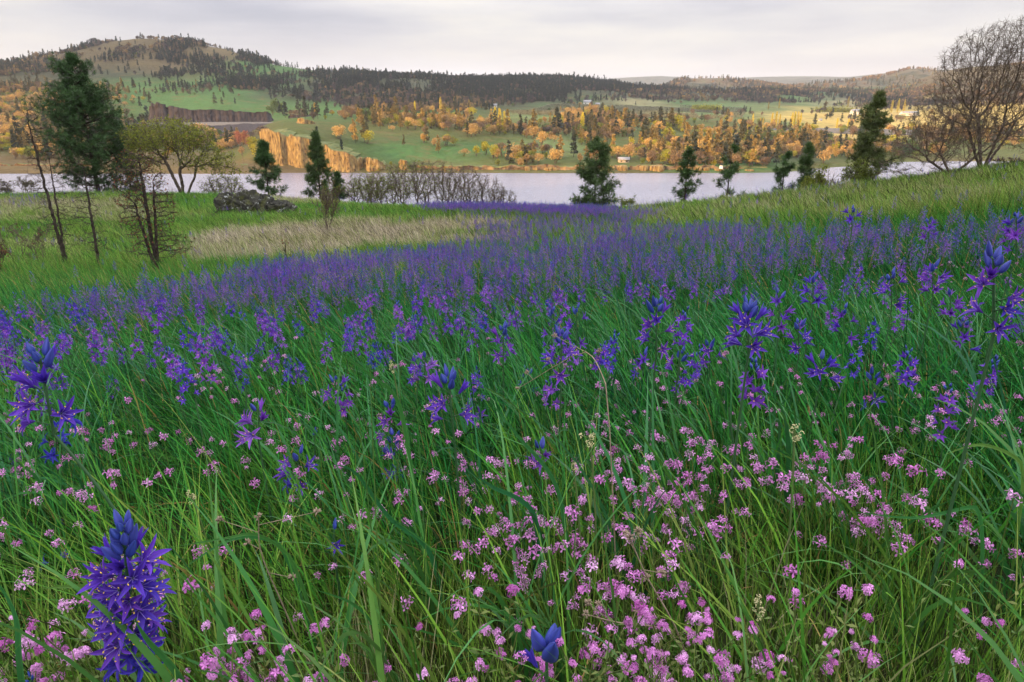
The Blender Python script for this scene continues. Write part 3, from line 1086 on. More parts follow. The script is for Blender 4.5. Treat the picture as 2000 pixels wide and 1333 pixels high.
FK = {0: ('conifer_tree', 'conifer', 'small conifer'), 1: ('oak_tree', 'oak tree', 'small bare brown oak'), 2: ('leafy_bush', 'bush', 'small fresh green bush')}
for j in np.where(single)[0]:
    nm, ct, lb = FK[int(fk[j])]
    wz = where_far(fu_[j], fv_[j], fy[j])
    o = ob(nm, meshes[fi[j]], loc=(fx[j], fy[j], fz[j]), label=lb + ' ' + wz, cat=ct, group=ct + 's ' + wz, tint=ft[j])
    o.rotation_euler.z = rz[j]
    o.scale = [fs[j]] * 3
s_ = ~single
# trees on the three hills behind
hr = np.random.default_rng(61)
HP = []
for Xg, Yg, Zg in HILLS:
    n = 5200
    i, j = hr.uniform(2, 27, n), hr.uniform(0, Xg.shape[1] - 1.01, n)
    i0, j0 = i.astype(int), j.astype(int)
    a_, b_ = i - i0, j - j0
    bl = lambda G: (G[i0, j0] * (1 - b_) + G[i0, j0 + 1] * b_) * (1 - a_) + (G[i0 + 1, j0] * (1 - b_) + G[i0 + 1, j0 + 1] * b_) * a_
    q = np.column_stack([bl(Xg), bl(Yg), bl(Zg) - .5])
    q = q[fbm(q[:, 0] * .006, q[:, 1] * .006, 4) + hr.normal(size=n) * .12 > -.12]
    HP.append(q)
HP = np.concatenate(HP)
hk = fbm(HP[:, 0] * .004 + 9, HP[:, 1] * .004, 3) + hr.normal(size=len(HP)) * .25 > .05
hs = hr.uniform(.75, 1.25, len(HP))
scatter('hill_woods', HP, np.column_stack([0 * hs, 0 * hs, hr.uniform(0, 6, len(HP))]), np.column_stack([hs, hs, hs]) * np.where(hk, .85, 1.3)[:, None],
        np.where(hk, hr.integers(0, 5, len(HP)), hr.integers(5, 10, len(HP))), np.clip(hr.normal(.45, .2, len(HP)), 0, 1), farcoll, 'woods covering the hills on the skyline')
scatter('far_woods', np.column_stack([fx, fy, fz])[s_], np.column_stack([0 * rz, 0 * rz, rz])[s_], np.column_stack([fs, fs, fs])[s_],
        fi[s_], ft[s_], farcoll, 'woods of conifers and bare oaks covering the far hills')

# orchard rows and vines on the bench
r = np.random.default_rng(8)
OP = []
for row in range(46):
    yv = 985 + row * 9.0
    xx = np.arange(-30, 330, 5.0)
    X_ = xx + row * 3.2
    OP.append(np.column_stack([X_, np.full_like(X_, yv) + X_ * .12]))
OP = np.concatenate(OP)
oz = far_ground(OP[:, 0], OP[:, 1])
ou, ov = proj(OP[:, 0], OP[:, 1], oz)
k = (ov > 205) & (ov < 240) & (fbm(OP[:, 0] * .01, OP[:, 1] * .01) > -.35) & (ov < np.interp(ou, [950, 1100, 1200, 1420], [216, 236, 243, 232]))
OP, oz = OP[k], oz[k]
n = len(OP)
scatter('orchard_rows', np.column_stack([OP, oz]), np.column_stack([np.zeros((n, 2)), r.uniform(0, 6, n)]), np.full((n, 3), .42) * r.uniform(.8, 1.2, (n, 1)),
        r.integers(0, 3, n), np.clip(r.normal(size=n) * .2 + .5, 0, 1),
        proto_coll('orchard_tree', [far_round(r, h=8, wd=.55, mat_='orchard', n=160, size=.15) for _ in range(3)]), 'rows of pale blossoming orchard trees')

# golden poplars one can tell apart
POP = [(967, 250, 34, 1, .9, 'leftmost poplar of the golden clump in the valley meadow'), (976, 251, 33, 2, .8, 'second poplar of the golden clump in the valley meadow'),
       (985, 253, 30, 2, .8, 'third poplar of the golden clump in the valley meadow'), (994, 256, 28, 1, .7, 'rightmost shorter poplar of the golden clump in the valley meadow'),
       (1137, 260, 34, 2, 1, 'bright lemon yellow poplar standing alone above the golden wood'), (1149, 262, 22, 1, .5, 'tan poplar touching the right of the lemon yellow one'),
       (811, 224, 22, 1, .9, 'slim gold poplar left of two on the green bench'), (861, 224, 28, 1, .6, 'slim tan poplar right of two on the green bench'),
       (1469, 249, 22, 1, .8, 'leftmost short poplar beside the far field road'), (1484, 250, 16, 0, .5, 'short tan poplar left of a pair by the field road'), (1489, 250, 16, 0, .5, 'short tan poplar right of a pair by the field road'),
       (1506, 252, 26, 0, .7, 'left poplar of the group of three by the field road'), (1514, 252, 28, 0, .7, 'middle poplar of the group of three by the field road'), (1521, 252, 24, 0, .6, 'right poplar of the group of three by the field road'),
       (1545, 252, 27, 0, .8, 'first poplar of the row of four by the field road'), (1550, 252, 28, 0, .8, 'second poplar of the row of four by the field road'), (1556, 252, 28, 0, .7, 'third poplar of the row of four by the field road'), (1561, 252, 26, 0, .8, 'fourth poplar of the row of four by the field road'),
       (1633, 255, 20, 1, .8, 'left golden poplar of the pair near the big dark pine'), (1655, 256, 19, 2, .9, 'right golden poplar of the pair near the big dark pine'),
       (1500, 216, 14, 1, .2, 'grey leafless poplar left of a tan one behind the field'), (1521, 214, 18, 0, .5, 'tan poplar at the right end of the grey group behind the field'),
       (1740, 222, 22, 1, .7, 'left gold poplar of the windbreak by the white barn'), (1752, 222, 24, 1, .7, 'middle gold poplar of the windbreak by the white barn'), (1764, 222, 23, 1, .6, 'right gold poplar of the windbreak by the white barn'),
       (1655, 213, 20, 1, .3, 'dull tan poplar left of the white barn')]


def Yof(u, v):
    """distance at which the far terrain shows at this pixel (first crossing)"""
    Ys = np.linspace(556, 2500, 900)
    a, t = ray(u, v)
    zz = far_ground(a * Ys, Ys) - CZ
    k = np.where(zz >= t * Ys)[0]
    return float(Ys[k[0]]) if len(k) else 1500.


for (u, v, hp, kd, tt, lb) in POP:
    Yd = Yof(u, v)
    p = at(u, v, Yd)
    p[2] = far_ground(p[0], p[1])
    s = hp / F * Yd * 1.06 / 18.
    o = ob('poplar', poplars[kd], loc=p, label=lb, cat='poplar', group='golden poplars on the far shore', tint=tt)
    o.scale = (s, s, s)
    o.rotation_euler.z = u

# rows of yellow bushes (hedges) in the fields
for (u0, u1, v, hp, lb) in [(1353, 1406, 216, 9, 'long rounded yellow green hedge behind the orchard'), (1593, 1665, 219, 9, 'long golden hedge left of the white barn')]:
    Yd = Yof((u0 + u1) / 2, v)
    p = at((u0 + u1) / 2, v, Yd)
    B = Builder()
    L = (u1 - u0) / F * Yd
    hh = hp / F * Yd
    rh = np.random.default_rng(int(u0))
    n = 1500
    cx = np.round(rh.uniform(-.5, .5, n) * 9) / 9 * L
    P = np.column_stack([cx + rh.normal(size=n) * L / 26, rh.normal(size=n) * hh * .25, np.abs(rh.normal(size=n)) * hh * .42])
    leaves(B, P, hh * .25, 2, rh, aspect=.6)
    o = ob('hedge', B.build('hedge', [M['farbush']]), loc=(p[0], p[1], far_ground(p[0], p[1])), label=lb, cat='hedge', tint=.9)

# bright bushes and reddish trees
EXTRA = [(1232, 291, 22, 'y', 1.0), (1373, 296, 18, 'y', .95), (930, 306, 20, 'y', .95), (949, 303, 26, 'y', .9), (1198, 236, 10, 'y', .9), (1417, 240, 14, 'y', .95), (1449, 242, 12, 'y', .45),
         (470, 290, 32, 'p', .6), (480, 285, 28, 'p', .4), (486, 292, 24, 'p', .8), (493, 298, 30, 'y', .8), (505, 316, 34, 'y', .95), (537, 318, 24, 'y', .9), (764, 330, 12, 'y', .9),
         (238, 230, 18, 'y', .8), (80, 182, 10, 'y', .9), (93, 186, 10, 'y', .85), (38, 190, 12, 'y', .8), (60, 208, 12, 'y', .9), (45, 215, 10, 'y', .8), (540, 220, 26, 'b', .3), (552, 224, 22, 'b', .35), (533, 226, 20, 'b', .3),
         (1500, 305, 10, 'y', .8), (1515, 306, 10, 'y', .8), (1632, 302, 24, 'y', .9), (1650, 300, 20, 'y', .85), (1735, 292, 26, 'y', .95), (1757, 296, 30, 'y', .75), (1480, 292, 30, 'b', .3), (1500, 286, 32, 'b', .25), (1520, 284, 30, 'b', .4), (1460, 286, 30, 'b', .3), (1545, 282, 30, 'b', .35), (1560, 280, 28, 'b', .3), (1455, 270, 18, 'y', .7), (1478, 262, 16, 'y', .8), (1492, 262, 14, 'y', .75)]
pk = [far_round(np.random.default_rng(9), h=9, wd=.35, mat_='pink_tree', n=420)]
for (u, v, hp, kd, tt) in EXTRA:
    Yd = Yof(u, v)
    p = at(u, v, Yd)
    p[2] = far_ground(p[0], p[1])
    me = pk[0] if kd == 'p' else bushes[int(u) % 4]
    s = hp / F * Yd / (9. if kd == 'p' else 7.)
    nm = {'p': 'flowering_tree', 'y': 'leafy_bush', 'b': 'leafy_tree'}[kd]
    lb = {'p': 'reddish pink budding tree among the brown trees below the dark rock wall', 'y': 'bright yellow green bush ' + where_far(u, v, Yd), 'b': 'dark green leafy tree ' + where_far(u, v, Yd)}[kd]
    o = ob(nm, me, loc=p, label=lb, cat={'p': 'tree', 'y': 'bush', 'b': 'tree'}[kd], group={'p': 'reddish trees below the dark rock wall', 'y': 'yellow bushes ' + where_far(u, v, Yd), 'b': 'green trees ' + where_far(u, v, Yd)}[kd], tint=tt)
    o.scale = (s * .8, s * .8, s)
    o.rotation_euler.z = u

# lit boulders along the water line
RK = [(1030, 328, 9, 12), (1047, 330, 4, 10), (1073, 332, 13, 9), (1083, 330, 8, 9), (1194, 328, 10, 13), (1216, 328, 14, 15), (1258, 329, 13, 14), (1283, 328, 22, 15), (1365, 328, 12, 12), (1379, 329, 12, 9), (1404, 333, 14, 6), (1438, 333, 10, 5), (1463, 334, 12, 4), (868, 332, 8, 8), (896, 333, 7, 6), (1140, 331, 12, 8), (1330, 331, 14, 8)]
for i, (u, v, wp, hp) in enumerate(RK):
    Yd = 547.0
    p = at(u, v + 4, Yd)
    rk = np.random.default_rng(100 + i)
    th, ph = np.meshgrid(np.linspace(0, 2 * PI, 19), np.linspace(0, PI, 11))
    Wd, Hh = wp / F * Yd / 2 * 1.3, hp / F * Yd * .75
    rad = 1 + fbm(np.cos(th) * 1.7 + i * 3 + ph, np.sin(th) * 1.7 + ph * 2, 3) * .5
    Zr = np.sign(np.cos(ph)) * np.abs(np.cos(ph)) ** .5 * Hh
    Rr = np.sin(ph) ** .5 * Wd * rad
    ob('shore_boulder', grid_mesh('shore_boulder', Rr * np.cos(th), Rr * np.sin(th) * .8, Zr + .2, [rock_gold], smooth=False), loc=(p[0], Yd, 0.5),
       label='sunlit tan boulder at the foot of the far bank', cat='boulder', group='boulders along the far water line')

# ---- small buildings, beacon and poles across the river
white = noise_mat('white_paint', [(.3, (.62, .60, .56)), (.7, (.78, .76, .72))], 1.5)
roofm = noise_mat('grey_roof', [(.3, (.20, .20, .22)), (.7, (.32, .32, .34))], .8)
tanw = noise_mat('tan_wall', [(.3, (.4, .33, .25)), (.7, (.5, .42, .33))], .8)
dk = noise_mat('dark_glass', [(.3, (.03, .035, .04)), (.7, (.05, .055, .06))], .8)


def house(u, v, wp, hp, lb, Y=None, rotz=0, wall_m=None, name='farm_house', cat='house'):
    Yd = Y or Yof(u, v)
    p = at(u, v, Yd)
    p[2] = far_ground(p[0], p[1]) - .3
    root = ob(name, None, loc=p, label=lb, cat=cat)
    root.rotation_euler.z = rotz
    W_, H_ = wp / F * Yd, hp / F * Yd
    D_ = min(W_ * .6, 14)
    e = H_ * .58
    V = [(-W_ / 2, -D_ / 2, 0), (W_ / 2, -D_ / 2, 0), (W_ / 2, D_ / 2, 0), (-W_ / 2, D_ / 2, 0), (-W_ / 2, -D_ / 2, e), (W_ / 2, -D_ / 2, e), (W_ / 2, D_ / 2, e), (-W_ / 2, D_ / 2, e), (-W_ / 2, 0, H_), (W_ / 2, 0, H_)]
    Q = [[0, 1, 5, 4], [1, 2, 6, 5], [2, 3, 7, 6], [3, 0, 4, 7]]
    T = [[4, 7, 8][::-1], [5, 6, 9]]
    ob('wall', mesh_np('wall', V, [Q, T], [wall_m or white]), root)
    o = .5
    V = [(-W_ / 2 - o, -D_ / 2 - o, e - .2), (W_ / 2 + o, -D_ / 2 - o, e - .2), (W_ / 2 + o, 0, H_ + .15), (-W_ / 2 - o, 0, H_ + .15), (-W_ / 2 - o, D_ / 2 + o, e - .2), (W_ / 2 + o, D_ / 2 + o, e - .2)]
    V += [(x, y, z + .35) for x, y, z in V]
    Q = [[0, 3, 2, 1], [3, 4, 5, 2], [6, 7, 8, 9], [9, 8, 11, 10], [0, 1, 7, 6], [4, 10, 11, 5], [0, 6, 9, 3], [3, 9, 10, 4], [1, 2, 8, 7], [2, 5, 11, 8]]
    ob('roof', mesh_np('roof', V, [Q], [roofm]), root)
    nw = max(2, int(W_ / 6))
    for k in range(nw):
        x = (k + .5) / nw * W_ - W_ / 2
        y = -D_ / 2 - .06
        ob('window', mesh_np('window', [(x - .8, y, e * .35), (x + .8, y, e * .35), (x + .8, y, e * .75), (x - .8, y, e * .75)], [[[0, 1, 2, 3]]], [dk]), root)
    return root


house(757, 192, 9, 6, 'small white roofed house on the wooded slope above the green bench')
house(694, 196, 9, 6, 'small grey house half hidden by oaks at the left of the slope')
house(838, 192, 7, 4, 'tiny pale roofed house right of the white roofed one on the slope')
house(814, 187, 8, 4, 'small pale farm shed above the green bench')
house(966, 210, 9, 6, 'white roofed house at the left edge of the orchard')
house(1147, 205, 14, 8, 'white farm house at the top of the orchard below the dark wood')
house(1167, 207, 8, 5, 'small brown farm shed right of the white farm house', wall_m=tanw)
house(1218, 312, 20, 9, 'pale low house among trees on the far shore above the boulders', Y=585, wall_m=tanw)
house(1671, 224, 18, 9, 'long white barn beside the golden poplars at the right', name='barn', cat='barn')
house(1775, 226, 30, 7, 'long low pale barn farther right behind the bare branches', name='barn', cat='barn')
house(1602, 237, 5, 4, 'tiny white hut in the middle of the right field', name='field_hut', cat='hut')

# beacon: white tapering tower
p = at(1408, 331, 548)
root = ob('light_beacon', None, loc=(p[0], 548, 1.4), label='small white light beacon tower on the far water line', cat='beacon')
B = Builder()
add_segs(B, [(0, 0, 0, 0, 0, 3.6, 1.7, 1.15)], 8)
ob('tower', B.build('tower', [white]), root)
B = Builder()
add_segs(B, [(0, 0, 3.6, 0, 0, 3.9, 1.5, 1.5), (0, 0, 3.9, 0, 0, 4.9, .6, .6), (0, 0, 4.9, 0, 0, 5.6, .8, .05)], 8)
ob('lantern', B.build('lantern', [dk]), root)
wood = noise_mat('pole_wood', [(.3, (.10, .07, .05)), (.7, (.2, .15, .11))], 1)
for (u, v, hp, lb) in [(475, 317, 25, 'wooden utility pole with crossarm left of the golden cliffs'), (561, 318, 22, 'wooden utility pole in front of the golden cliff face'), (1180, 320, 20, 'wooden utility pole above the boulders of the far bank')]:
    p = at(u, v, 562)
    root = ob('utility_pole', None, loc=(p[0], 562, far_ground(p[0], 562)), label=lb, cat='utility pole')
    h = hp / F * 562 + 1
    B = Builder()
    add_segs(B, [(0, 0, -1, 0, 0, h, .22, .16)], 6)
    ob('pole', B.build('pole', [wood]), root)
    B = Builder()
    add_segs(B, [(-1.5, 0, h - 1, 1.5, 0, h - 1, .12, .12)], 4)
    ob('crossarm', B.build('crossarm', [wood]), root)

# ================================================================ NEAR TREES
def base_at(u, v_any, Y):
    a, _ = ray(u, v_any)
    x = a * Y
    return np.array([x, Y, float(ground(x, Y))])


def ztop(v, Y):
    return CZ + ray(1000, v)[1] * Y


def tree_root(name, u, v, Y, label, cat, group=None, vmid=None):
    p = base_at(u, vmid or v, Y)      # u is read at the height vmid of the picture
    return ob(name, None, loc=p, label=label, cat=cat, group=group, tint=.5), p


def near_pine(u, Y, vtop, vbase, wpx, label, seed, prof='cone', tint=.45, dens=1.0, lean=0., sparse=.0, bare=.12, tuft=.26):
    r = np.random.default_rng(seed)
    root, p = tree_root('pine_tree', u, vbase, Y, label, 'pine tree', None, (vtop * .45 + vbase * .55))
    h = ztop(vtop, Y) - p[2]
    R0 = wpx / 2 / F * Y
    S, tip, D, B = [], [], [], Builder()
    lx = lean * h
    wob = [np.array([fbm(k * .7 + seed, 1.5) * h * .012 + lx * (k / 12), fbm(k * .7 + seed, 9.5) * h * .012, h * k / 12]) for k in range(13)]
    wob[0] = np.array([0, 0, -.3])
    for k in range(12):
        S.append((*wob[k], *wob[k + 1], h * .017 * (1 - k / 12.5), h * .017 * (1 - (k + 1) / 12.5)))
    pos = lambda t: np.array([np.interp(t * 12, range(13), [q[j] for q in wob]) for j in range(3)])
    nb = int(h * 9 * dens)
    for k in range(nb):
        t = bare + (1 - bare) * r.random() ** .85
        if prof == 'cone':
            R = R0 * (1 - t) ** .6 * 1.08 * (1 if t > .22 else .62 + 1.7 * t)
        elif prof == 'column':
            R = R0 * (.35 + .75 * math.sin(min(1, (1 - t) * 1.7) * PI / 2)) * (1 - t ** 6)
        else:
            R = R0 * math.sin(min(1, (1 - t) * 2.2) * PI / 2) * (1 - .5 * (1 - t))
        # gaps and tiers
        az = r.uniform(0, 2 * PI)
        R *= r.uniform(.5, 1.25) * (.85 + .45 * fbm(t * 14 + seed, 3.3 + math.sin(az) * .8, 2))
        R = max(R, h * .02)
        if sparse and fbm(math.cos(az) * 1.5 + seed, math.sin(az) * 1.5 + t * 5, 2) < sparse - .5: continue
        q = pos(t)
        d = np.array([math.cos(az), math.sin(az), r.uniform(-.15, .35) + .5 * t])
        d /= np.linalg.norm(d)
        n = 4
        for j in range(n):
            q2 = q + d * R / n
            S.append((*q, *q2, h * .0035 * (1 - j / n) + .006, h * .0035 * (1 - (j + 1) / n) + .005))
            q = q2
            d = d + np.array([0, 0, .10]) + r.normal(size=3) * .07
            d /= np.linalg.norm(d)
            if j >= (1 if R > .6 else 0):
                for _ in range(max(3, int(3 * R + 3))):
                    dd = d + r.normal(size=3) * .55
                    dd /= np.linalg.norm(dd)
                    L = R * r.uniform(.10, .34) + .05
                    e = q - d * R / n * r.random() + dd * L
                    S.append((*(e - dd * L), *e, .008, .005))
                    tip.append(e); D.append(dd)
    B2 = Builder()
    tubes(B2, S)
    ob('trunk', B2.build('trunk', [M['bark']]), root, tint=.5)
    clv = np.clip(np.random.default_rng(seed + 1).normal(.5, .16, len(tip)), 0, 1)
    n = 15
    leaves(B, tip, tuft, n, r, aspect=.13, spread=.045, direction=np.array(D), dirw=.45,
           var=clv)
    ob('crown', B.build('crown', [M['pine']]), root, tint=tint)
    return root


near_pine(170, 60, 112, 385, 190, 'tallest dark pine rising left of the meadow above the river', 31, 'cone', .45, 1.6, lean=.0, tuft=.31, bare=.03)
near_pine(248, 64, 250, 388, 66, 'narrow dark green pine right behind the tallest one', 32, 'cone', .35, 1.2, tuft=.30, bare=.02)
near_pine(520, 58, 276, 388, 66, 'small pointed pine behind the lichen covered rock', 34, 'cone', .5, 1.2, tuft=.3)
near_pine(621, 58, 262, 385, 62, 'slender pointed pine in front of the golden cliffs', 35, 'cone', .6, 1.2, tuft=.3)
near_pine(661, 60, 338, 388, 34, 'knee high young pine right of the slender one', 36, 'cone', .5, 1.3, bare=.02, tuft=.26)
near_pine(1163, 52, 274, 413, 112, 'broad open pine at the middle of the river view', 137, 'cone', .6, 1.5, sparse=.12, tuft=.30, bare=.03)
near_pine(1340, 50, 280, 410, 66, 'upright shaggy young pine left of three on the slope edge', 38, 'cone', .55, .8, sparse=.3, bare=.04, tuft=.27, lean=.01)
near_pine(1424, 48, 286, 400, 84, 'gappy young pine with a tuft on top and bare middle', 39, 'cone', .55, .6, sparse=.5, bare=.05, tuft=.28)
near_pine(1531, 46, 296, 385, 58, 'small pine left of a pair on the right slope edge', 40, 'cone', .55, .9, sparse=.15, bare=.03, tuft=.24)
near_pine(1574, 46, 284, 385, 50, 'small pine right of a pair with a yellowish bush at its foot', 41, 'cone', .6, 1.1, bare=.05, tuft=.26)
near_pine(1700, 44, 186, 368, 104, 'large bushy pine standing before the golden fields at the right', 42, 'cone', .85, 1.7, bare=.02, tuft=.24)


def bare_tree(name, label, cat, u, Y, vtop, vbase, spreadpx, seed, stems=1, ang=.1, depth=4, kids=(3, 5), kang=(.4, .9), kl=(.5, .75), wander=.22, up=.1, r0=.02, mat_='bark',
              leaf=None, nleaf=2, leafsize=.08, leaftint=.5, dead=0, minr=.004, base_r=0., group=None, tmin=.3, lfrac=1.0, top=None, hscale=None):
    r = np.random.default_rng(seed)
    root, p = tree_root(name, u, vbase, Y, label, cat, group)
    h = ztop(vtop, Y) - p[2]
    S, tips = [], []
    for k in range(stems):
        az = 2 * PI * k / stems + r.uniform(0, 1)
        an = ang * r.uniform(.5, 1.2) if stems > 1 else ang * r.normal()
        d = np.array([math.sin(an) * math.cos(az), math.sin(an) * math.sin(az), math.cos(an)])
        grow(S, tips, np.array([math.cos(az) * base_r, math.sin(az) * base_r, -.1]), d, h * r.uniform(.75, 1) * (.62 if depth > 2 else .9), h * r0 * (1 if stems == 1 else r.uniform(.6, 1)), depth, r, wander, up, 6, kids, kang, kl, tmin)
    S = np.array([s[:8] for s in S])
    tips = np.array([t[:4] for t in tips])
    # fit to the height and width seen in the photograph
    mz = np.quantile(S[:, 5], .975 if depth > 3 else .995)
    kz = h / mz
    wx = np.quantile(np.abs(S[:, 3]), .98)
    kx = (spreadpx / 2 / F * Y) / max(wx, .01)
    sc3 = np.array([kx, kx, kz])
    S[:, :3] *= sc3; S[:, 3:6] *= sc3
    tips = tips[:, :3] * sc3
    B = Builder()
    tubes(B, S, minr=minr)
    ob('trunk', B.build('trunk', [M[mat_]]), root, tint=.5)
    rl = np.random.default_rng(seed + 5)
    if leaf:
        k = rl.random(len(tips)) < lfrac
        if top is not None: k &= (tips[:, 2] > h * top)
        B = Builder()
        leaves(B, tips[k], leafsize, nleaf, rl, aspect=.5, spread=leafsize * .9, quad=True)
        ob('crown', B.build('crown', [M[leaf]]), root, tint=leaftint)
    if dead:
        q = S[rl.integers(0, len(S), dead), 3:6]
        B = Builder()
        leaves(B, q, .05, 3, rl, aspect=.7, spread=.05, quad=True)
        ob('dead_leaves', B.build('dead_leaves', [M['deadleaf']]), root, tint=.5)
    return root


def colonize(r, A, nodes, par, step, infl, kill, iters=160, up=.12):
    """grow a branching skeleton towards the points A (space colonisation)"""
    A = np.asarray(A, float)
    N = [np.asarray(n, float) for n in nodes]
    par = list(par)
    NP = np.array(N)
    D = np.linalg.norm(A[:, None] - NP[None], axis=2)
    bi, bd = D.argmin(1), D.min(1)
    alive = np.ones(len(A), bool)
    for it in range(iters):
        act = alive & (bd < infl)
        if not act.any():
            act = alive & (bd <= bd[alive].min() + step) if alive.any() else act
            if not act.any(): break
        ids = bi[act]
        NP = np.array(N)
        d = A[act] - NP[ids]
        d /= np.linalg.norm(d, axis=1, keepdims=True) + 1e-9
        acc = np.zeros((len(N), 3))
        np.add.at(acc, ids, d)
        uq = np.unique(ids)
        v = acc[uq]
        v /= np.linalg.norm(v, axis=1, keepdims=True) + 1e-9
        v = v + r.normal(size=v.shape) * .22 + np.array([0, 0, up])
        v /= np.linalg.norm(v, axis=1, keepdims=True)
        new = NP[uq] + v * step
        base = len(N)
        N.extend(list(new)); par.extend(list(uq))
        D = np.linalg.norm(A[:, None] - new[None], axis=2)
        j, m_ = D.argmin(1), D.min(1)
        better = m_ < bd
        bi = np.where(better, base + j, bi)
        bd = np.where(better, m_, bd)
        alive &= bd > kill
        if len(N) > 9000: break
    return np.array(N), np.array(par)


def sc_tree(name, label, cat, u, Y, vtop, vbase, halfpx, seed, env, nA=1500, roots=((0, 0, .1),), step=.03, infl=.25, kill=.045, r1=.006, rb=2.2, mat_='greybark',
            twig=.05, ntwig=1, leaf=None, nleaf=2, leafsize=.05, leaftint=.5, lfrac=.6, top=None, dead=0, group=None, up=.12, rmax=None):
    """env: ellipsoids (cx, cy, cz, rx, ry, rz, weight); x, y in half widths, z in heights. lengths step, infl, kill, twig in tree heights"""
    r = np.random.default_rng(seed)
    root, p = tree_root(name, u, vbase, Y, label, cat, group, vbase if mat_ == 'bark' else (vtop * .4 + vbase * .6))
    h = ztop(vtop, Y) - p[2]
    W = halfpx / F * Y
    sc3 = np.array([W, W, h])
    wt = np.array([e[6] * e[3] * e[4] * e[5] for e in env])
    k = r.choice(len(env), nA, p=wt / wt.sum())
    E = np.array(env)[k]
    d = r.normal(size=(nA, 3))
    d /= np.linalg.norm(d, axis=1, keepdims=True)
    A = (E[:, :3] + d * E[:, 3:6] * (r.random(nA) ** (1 / 2.6))[:, None]) * sc3
    A = A[A[:, 2] > .03 * h]
    nodes, par = [np.zeros(3) - np.array([0, 0, .02 * h])], [-1]
    for q in roots:      # trunks: run of nodes from the foot towards (x, y, z)
        q = np.array(q) * sc3
        n = max(2, int(np.linalg.norm(q) / (step * h)))
        prev = 0
        for j in range(1, n + 1):
            nodes.append(q * j / n + r.normal(size=3) * step * h * .12)
            par.append(prev)
            prev = len(nodes) - 1
    N, P = colonize(r, A, nodes, par, step * h, infl * h, kill * h, up=up)
    rad = np.zeros(len(N))
    kids = np.zeros(len(N), int)
    for i in range(1, len(N)): kids[P[i]] += 1
    ssum = np.where(kids == 0, r1 ** rb, 0.)
    for i in range(len(N) - 1, 0, -1):
        ssum[i] = max(ssum[i], r1 ** rb)
        ssum[P[i]] += ssum[i]
    rad = ssum ** (1 / rb)
    if rmax: rad = np.minimum(rad, rmax * h * (rad / rad.max()) ** .5) if rad.max() > rmax * h else rad
    i = np.arange(1, len(N))
    S = np.column_stack([N[P[i]], N[i], np.minimum(rad[P[i]], rad[i] * 1.35), rad[i]])
    thin = np.where(rad < r1 * 2.6)[0]
    thin = np.repeat(thin[thin > 0], ntwig)
    dd = N[thin] - N[P[thin]]
    dd /= np.linalg.norm(dd, axis=1, keepdims=True) + 1e-9
    dd = dd + r.normal(size=dd.shape) * .65
    dd /= np.linalg.norm(dd, axis=1, keepdims=True)
    L = (twig * h * r.uniform(.4, 1.3, len(thin)))[:, None]
    e1 = N[thin] + dd * L
    S2 = np.column_stack([N[thin], e1, np.full(len(thin), r1 * .8), np.full(len(thin), r1 * .45)])
    B = Builder()
    big = S[:, 6] > r1 * 4
    add_segs(B, S[big], 7)
    add_segs(B, S[~big], 3)
    add_segs(B, S2, 3)
    ob('trunk', B.build('trunk', [M[mat_]]), root, tint=.5)
    if leaf:
        q = e1[r.random(len(e1)) < lfrac]
        if top is not None: q = q[q[:, 2] > top * h]
        B = Builder()
        leaves(B, q, leafsize, nleaf, r, aspect=.55, spread=leafsize * .7, quad=True)
        ob('crown', B.build('crown', [M[leaf]]), root, tint=leaftint)
    if dead:
        q = e1[r.integers(0, len(e1), dead)]
        B = Builder()
        leaves(B, q, .05, 3, r, aspect=.7, spread=.04, quad=True)
        ob('dead_leaves', B.build('dead_leaves', [M['deadleaf']]), root, tint=.5)
    return root


sc_tree('bare_tree', 'tall thin twin trunk tree with bare grey top at the left', 'bare tree', 128, 22, 200, 512, 46, 51,
        [(0, 0, .55, .75, .6, .46, 1), (-.3, 0, .85, .3, .3, .15, 2), (.1, 0, .3, .9, .7, .18, .5)], nA=900, roots=((-.25, 0, .92), (.2, .1, .66)), step=.018, infl=.10, kill=.028, r1=.006, rb=2.15, mat_='bark', twig=.032, ntwig=2, up=.05, rmax=.014)
sc_tree('bare_tree', 'slim single trunk bare tree between the twin trunk and the leafier one', 'bare tree', 194, 21, 305, 522, 34, 52,
        [(0, 0, .6, .8, .7, .42, 1), (0, 0, .3, .9, .8, .15, .6)], nA=420, roots=((.25, 0, .9),), step=.025, infl=.14, kill=.036, r1=.006, rb=2.15, mat_='bark', twig=.04, ntwig=2, up=.03, rmax=.013)
sc_tree('young_oak', 'bare many branched oak with rusty dead leaves and a few green sprays on top', 'oak tree', 312, 18, 285, 562, 78, 53,
        [(0, 0, .58, .72, .7, .40, 1), (.2, 0, .26, .9, .7, .10, .5), (-.05, 0, .85, .45, .4, .15, 1.2)], nA=1500, roots=((.05, 0, .9), (.25, .1, .75), (-.2, -.1, .6)), step=.018, infl=.11, kill=.028, r1=.005, rb=2.15, mat_='bark', twig=.034, ntwig=2,
        leaf='oakleaf', nleaf=2, leafsize=.045, leaftint=.55, lfrac=.28, top=.68, dead=330, up=.12, rmax=.016)
bare_tree('sapling', 'slender young sapling with pale green buds in the dry grass', 'sapling', 641, 32, 352, 462, 66, 54, stems=6, ang=.30, depth=3, kids=(4, 6), kl=(.4, .6), kang=(.15, .45), r0=.010, up=.2, leaf='oakleaf', nleaf=2, leafsize=.045, leaftint=.7, minr=.008, lfrac=.8, mat_='greybark')
bare_tree('dead_sapling', 'small leafless forked sapling at the edge of the purple flowers', 'sapling', 555, 18.5, 470, 540, 36, 55, stems=1, ang=.0, depth=2, kids=(3, 4), kl=(.4, .6), r0=.03, minr=.008, dead=12)
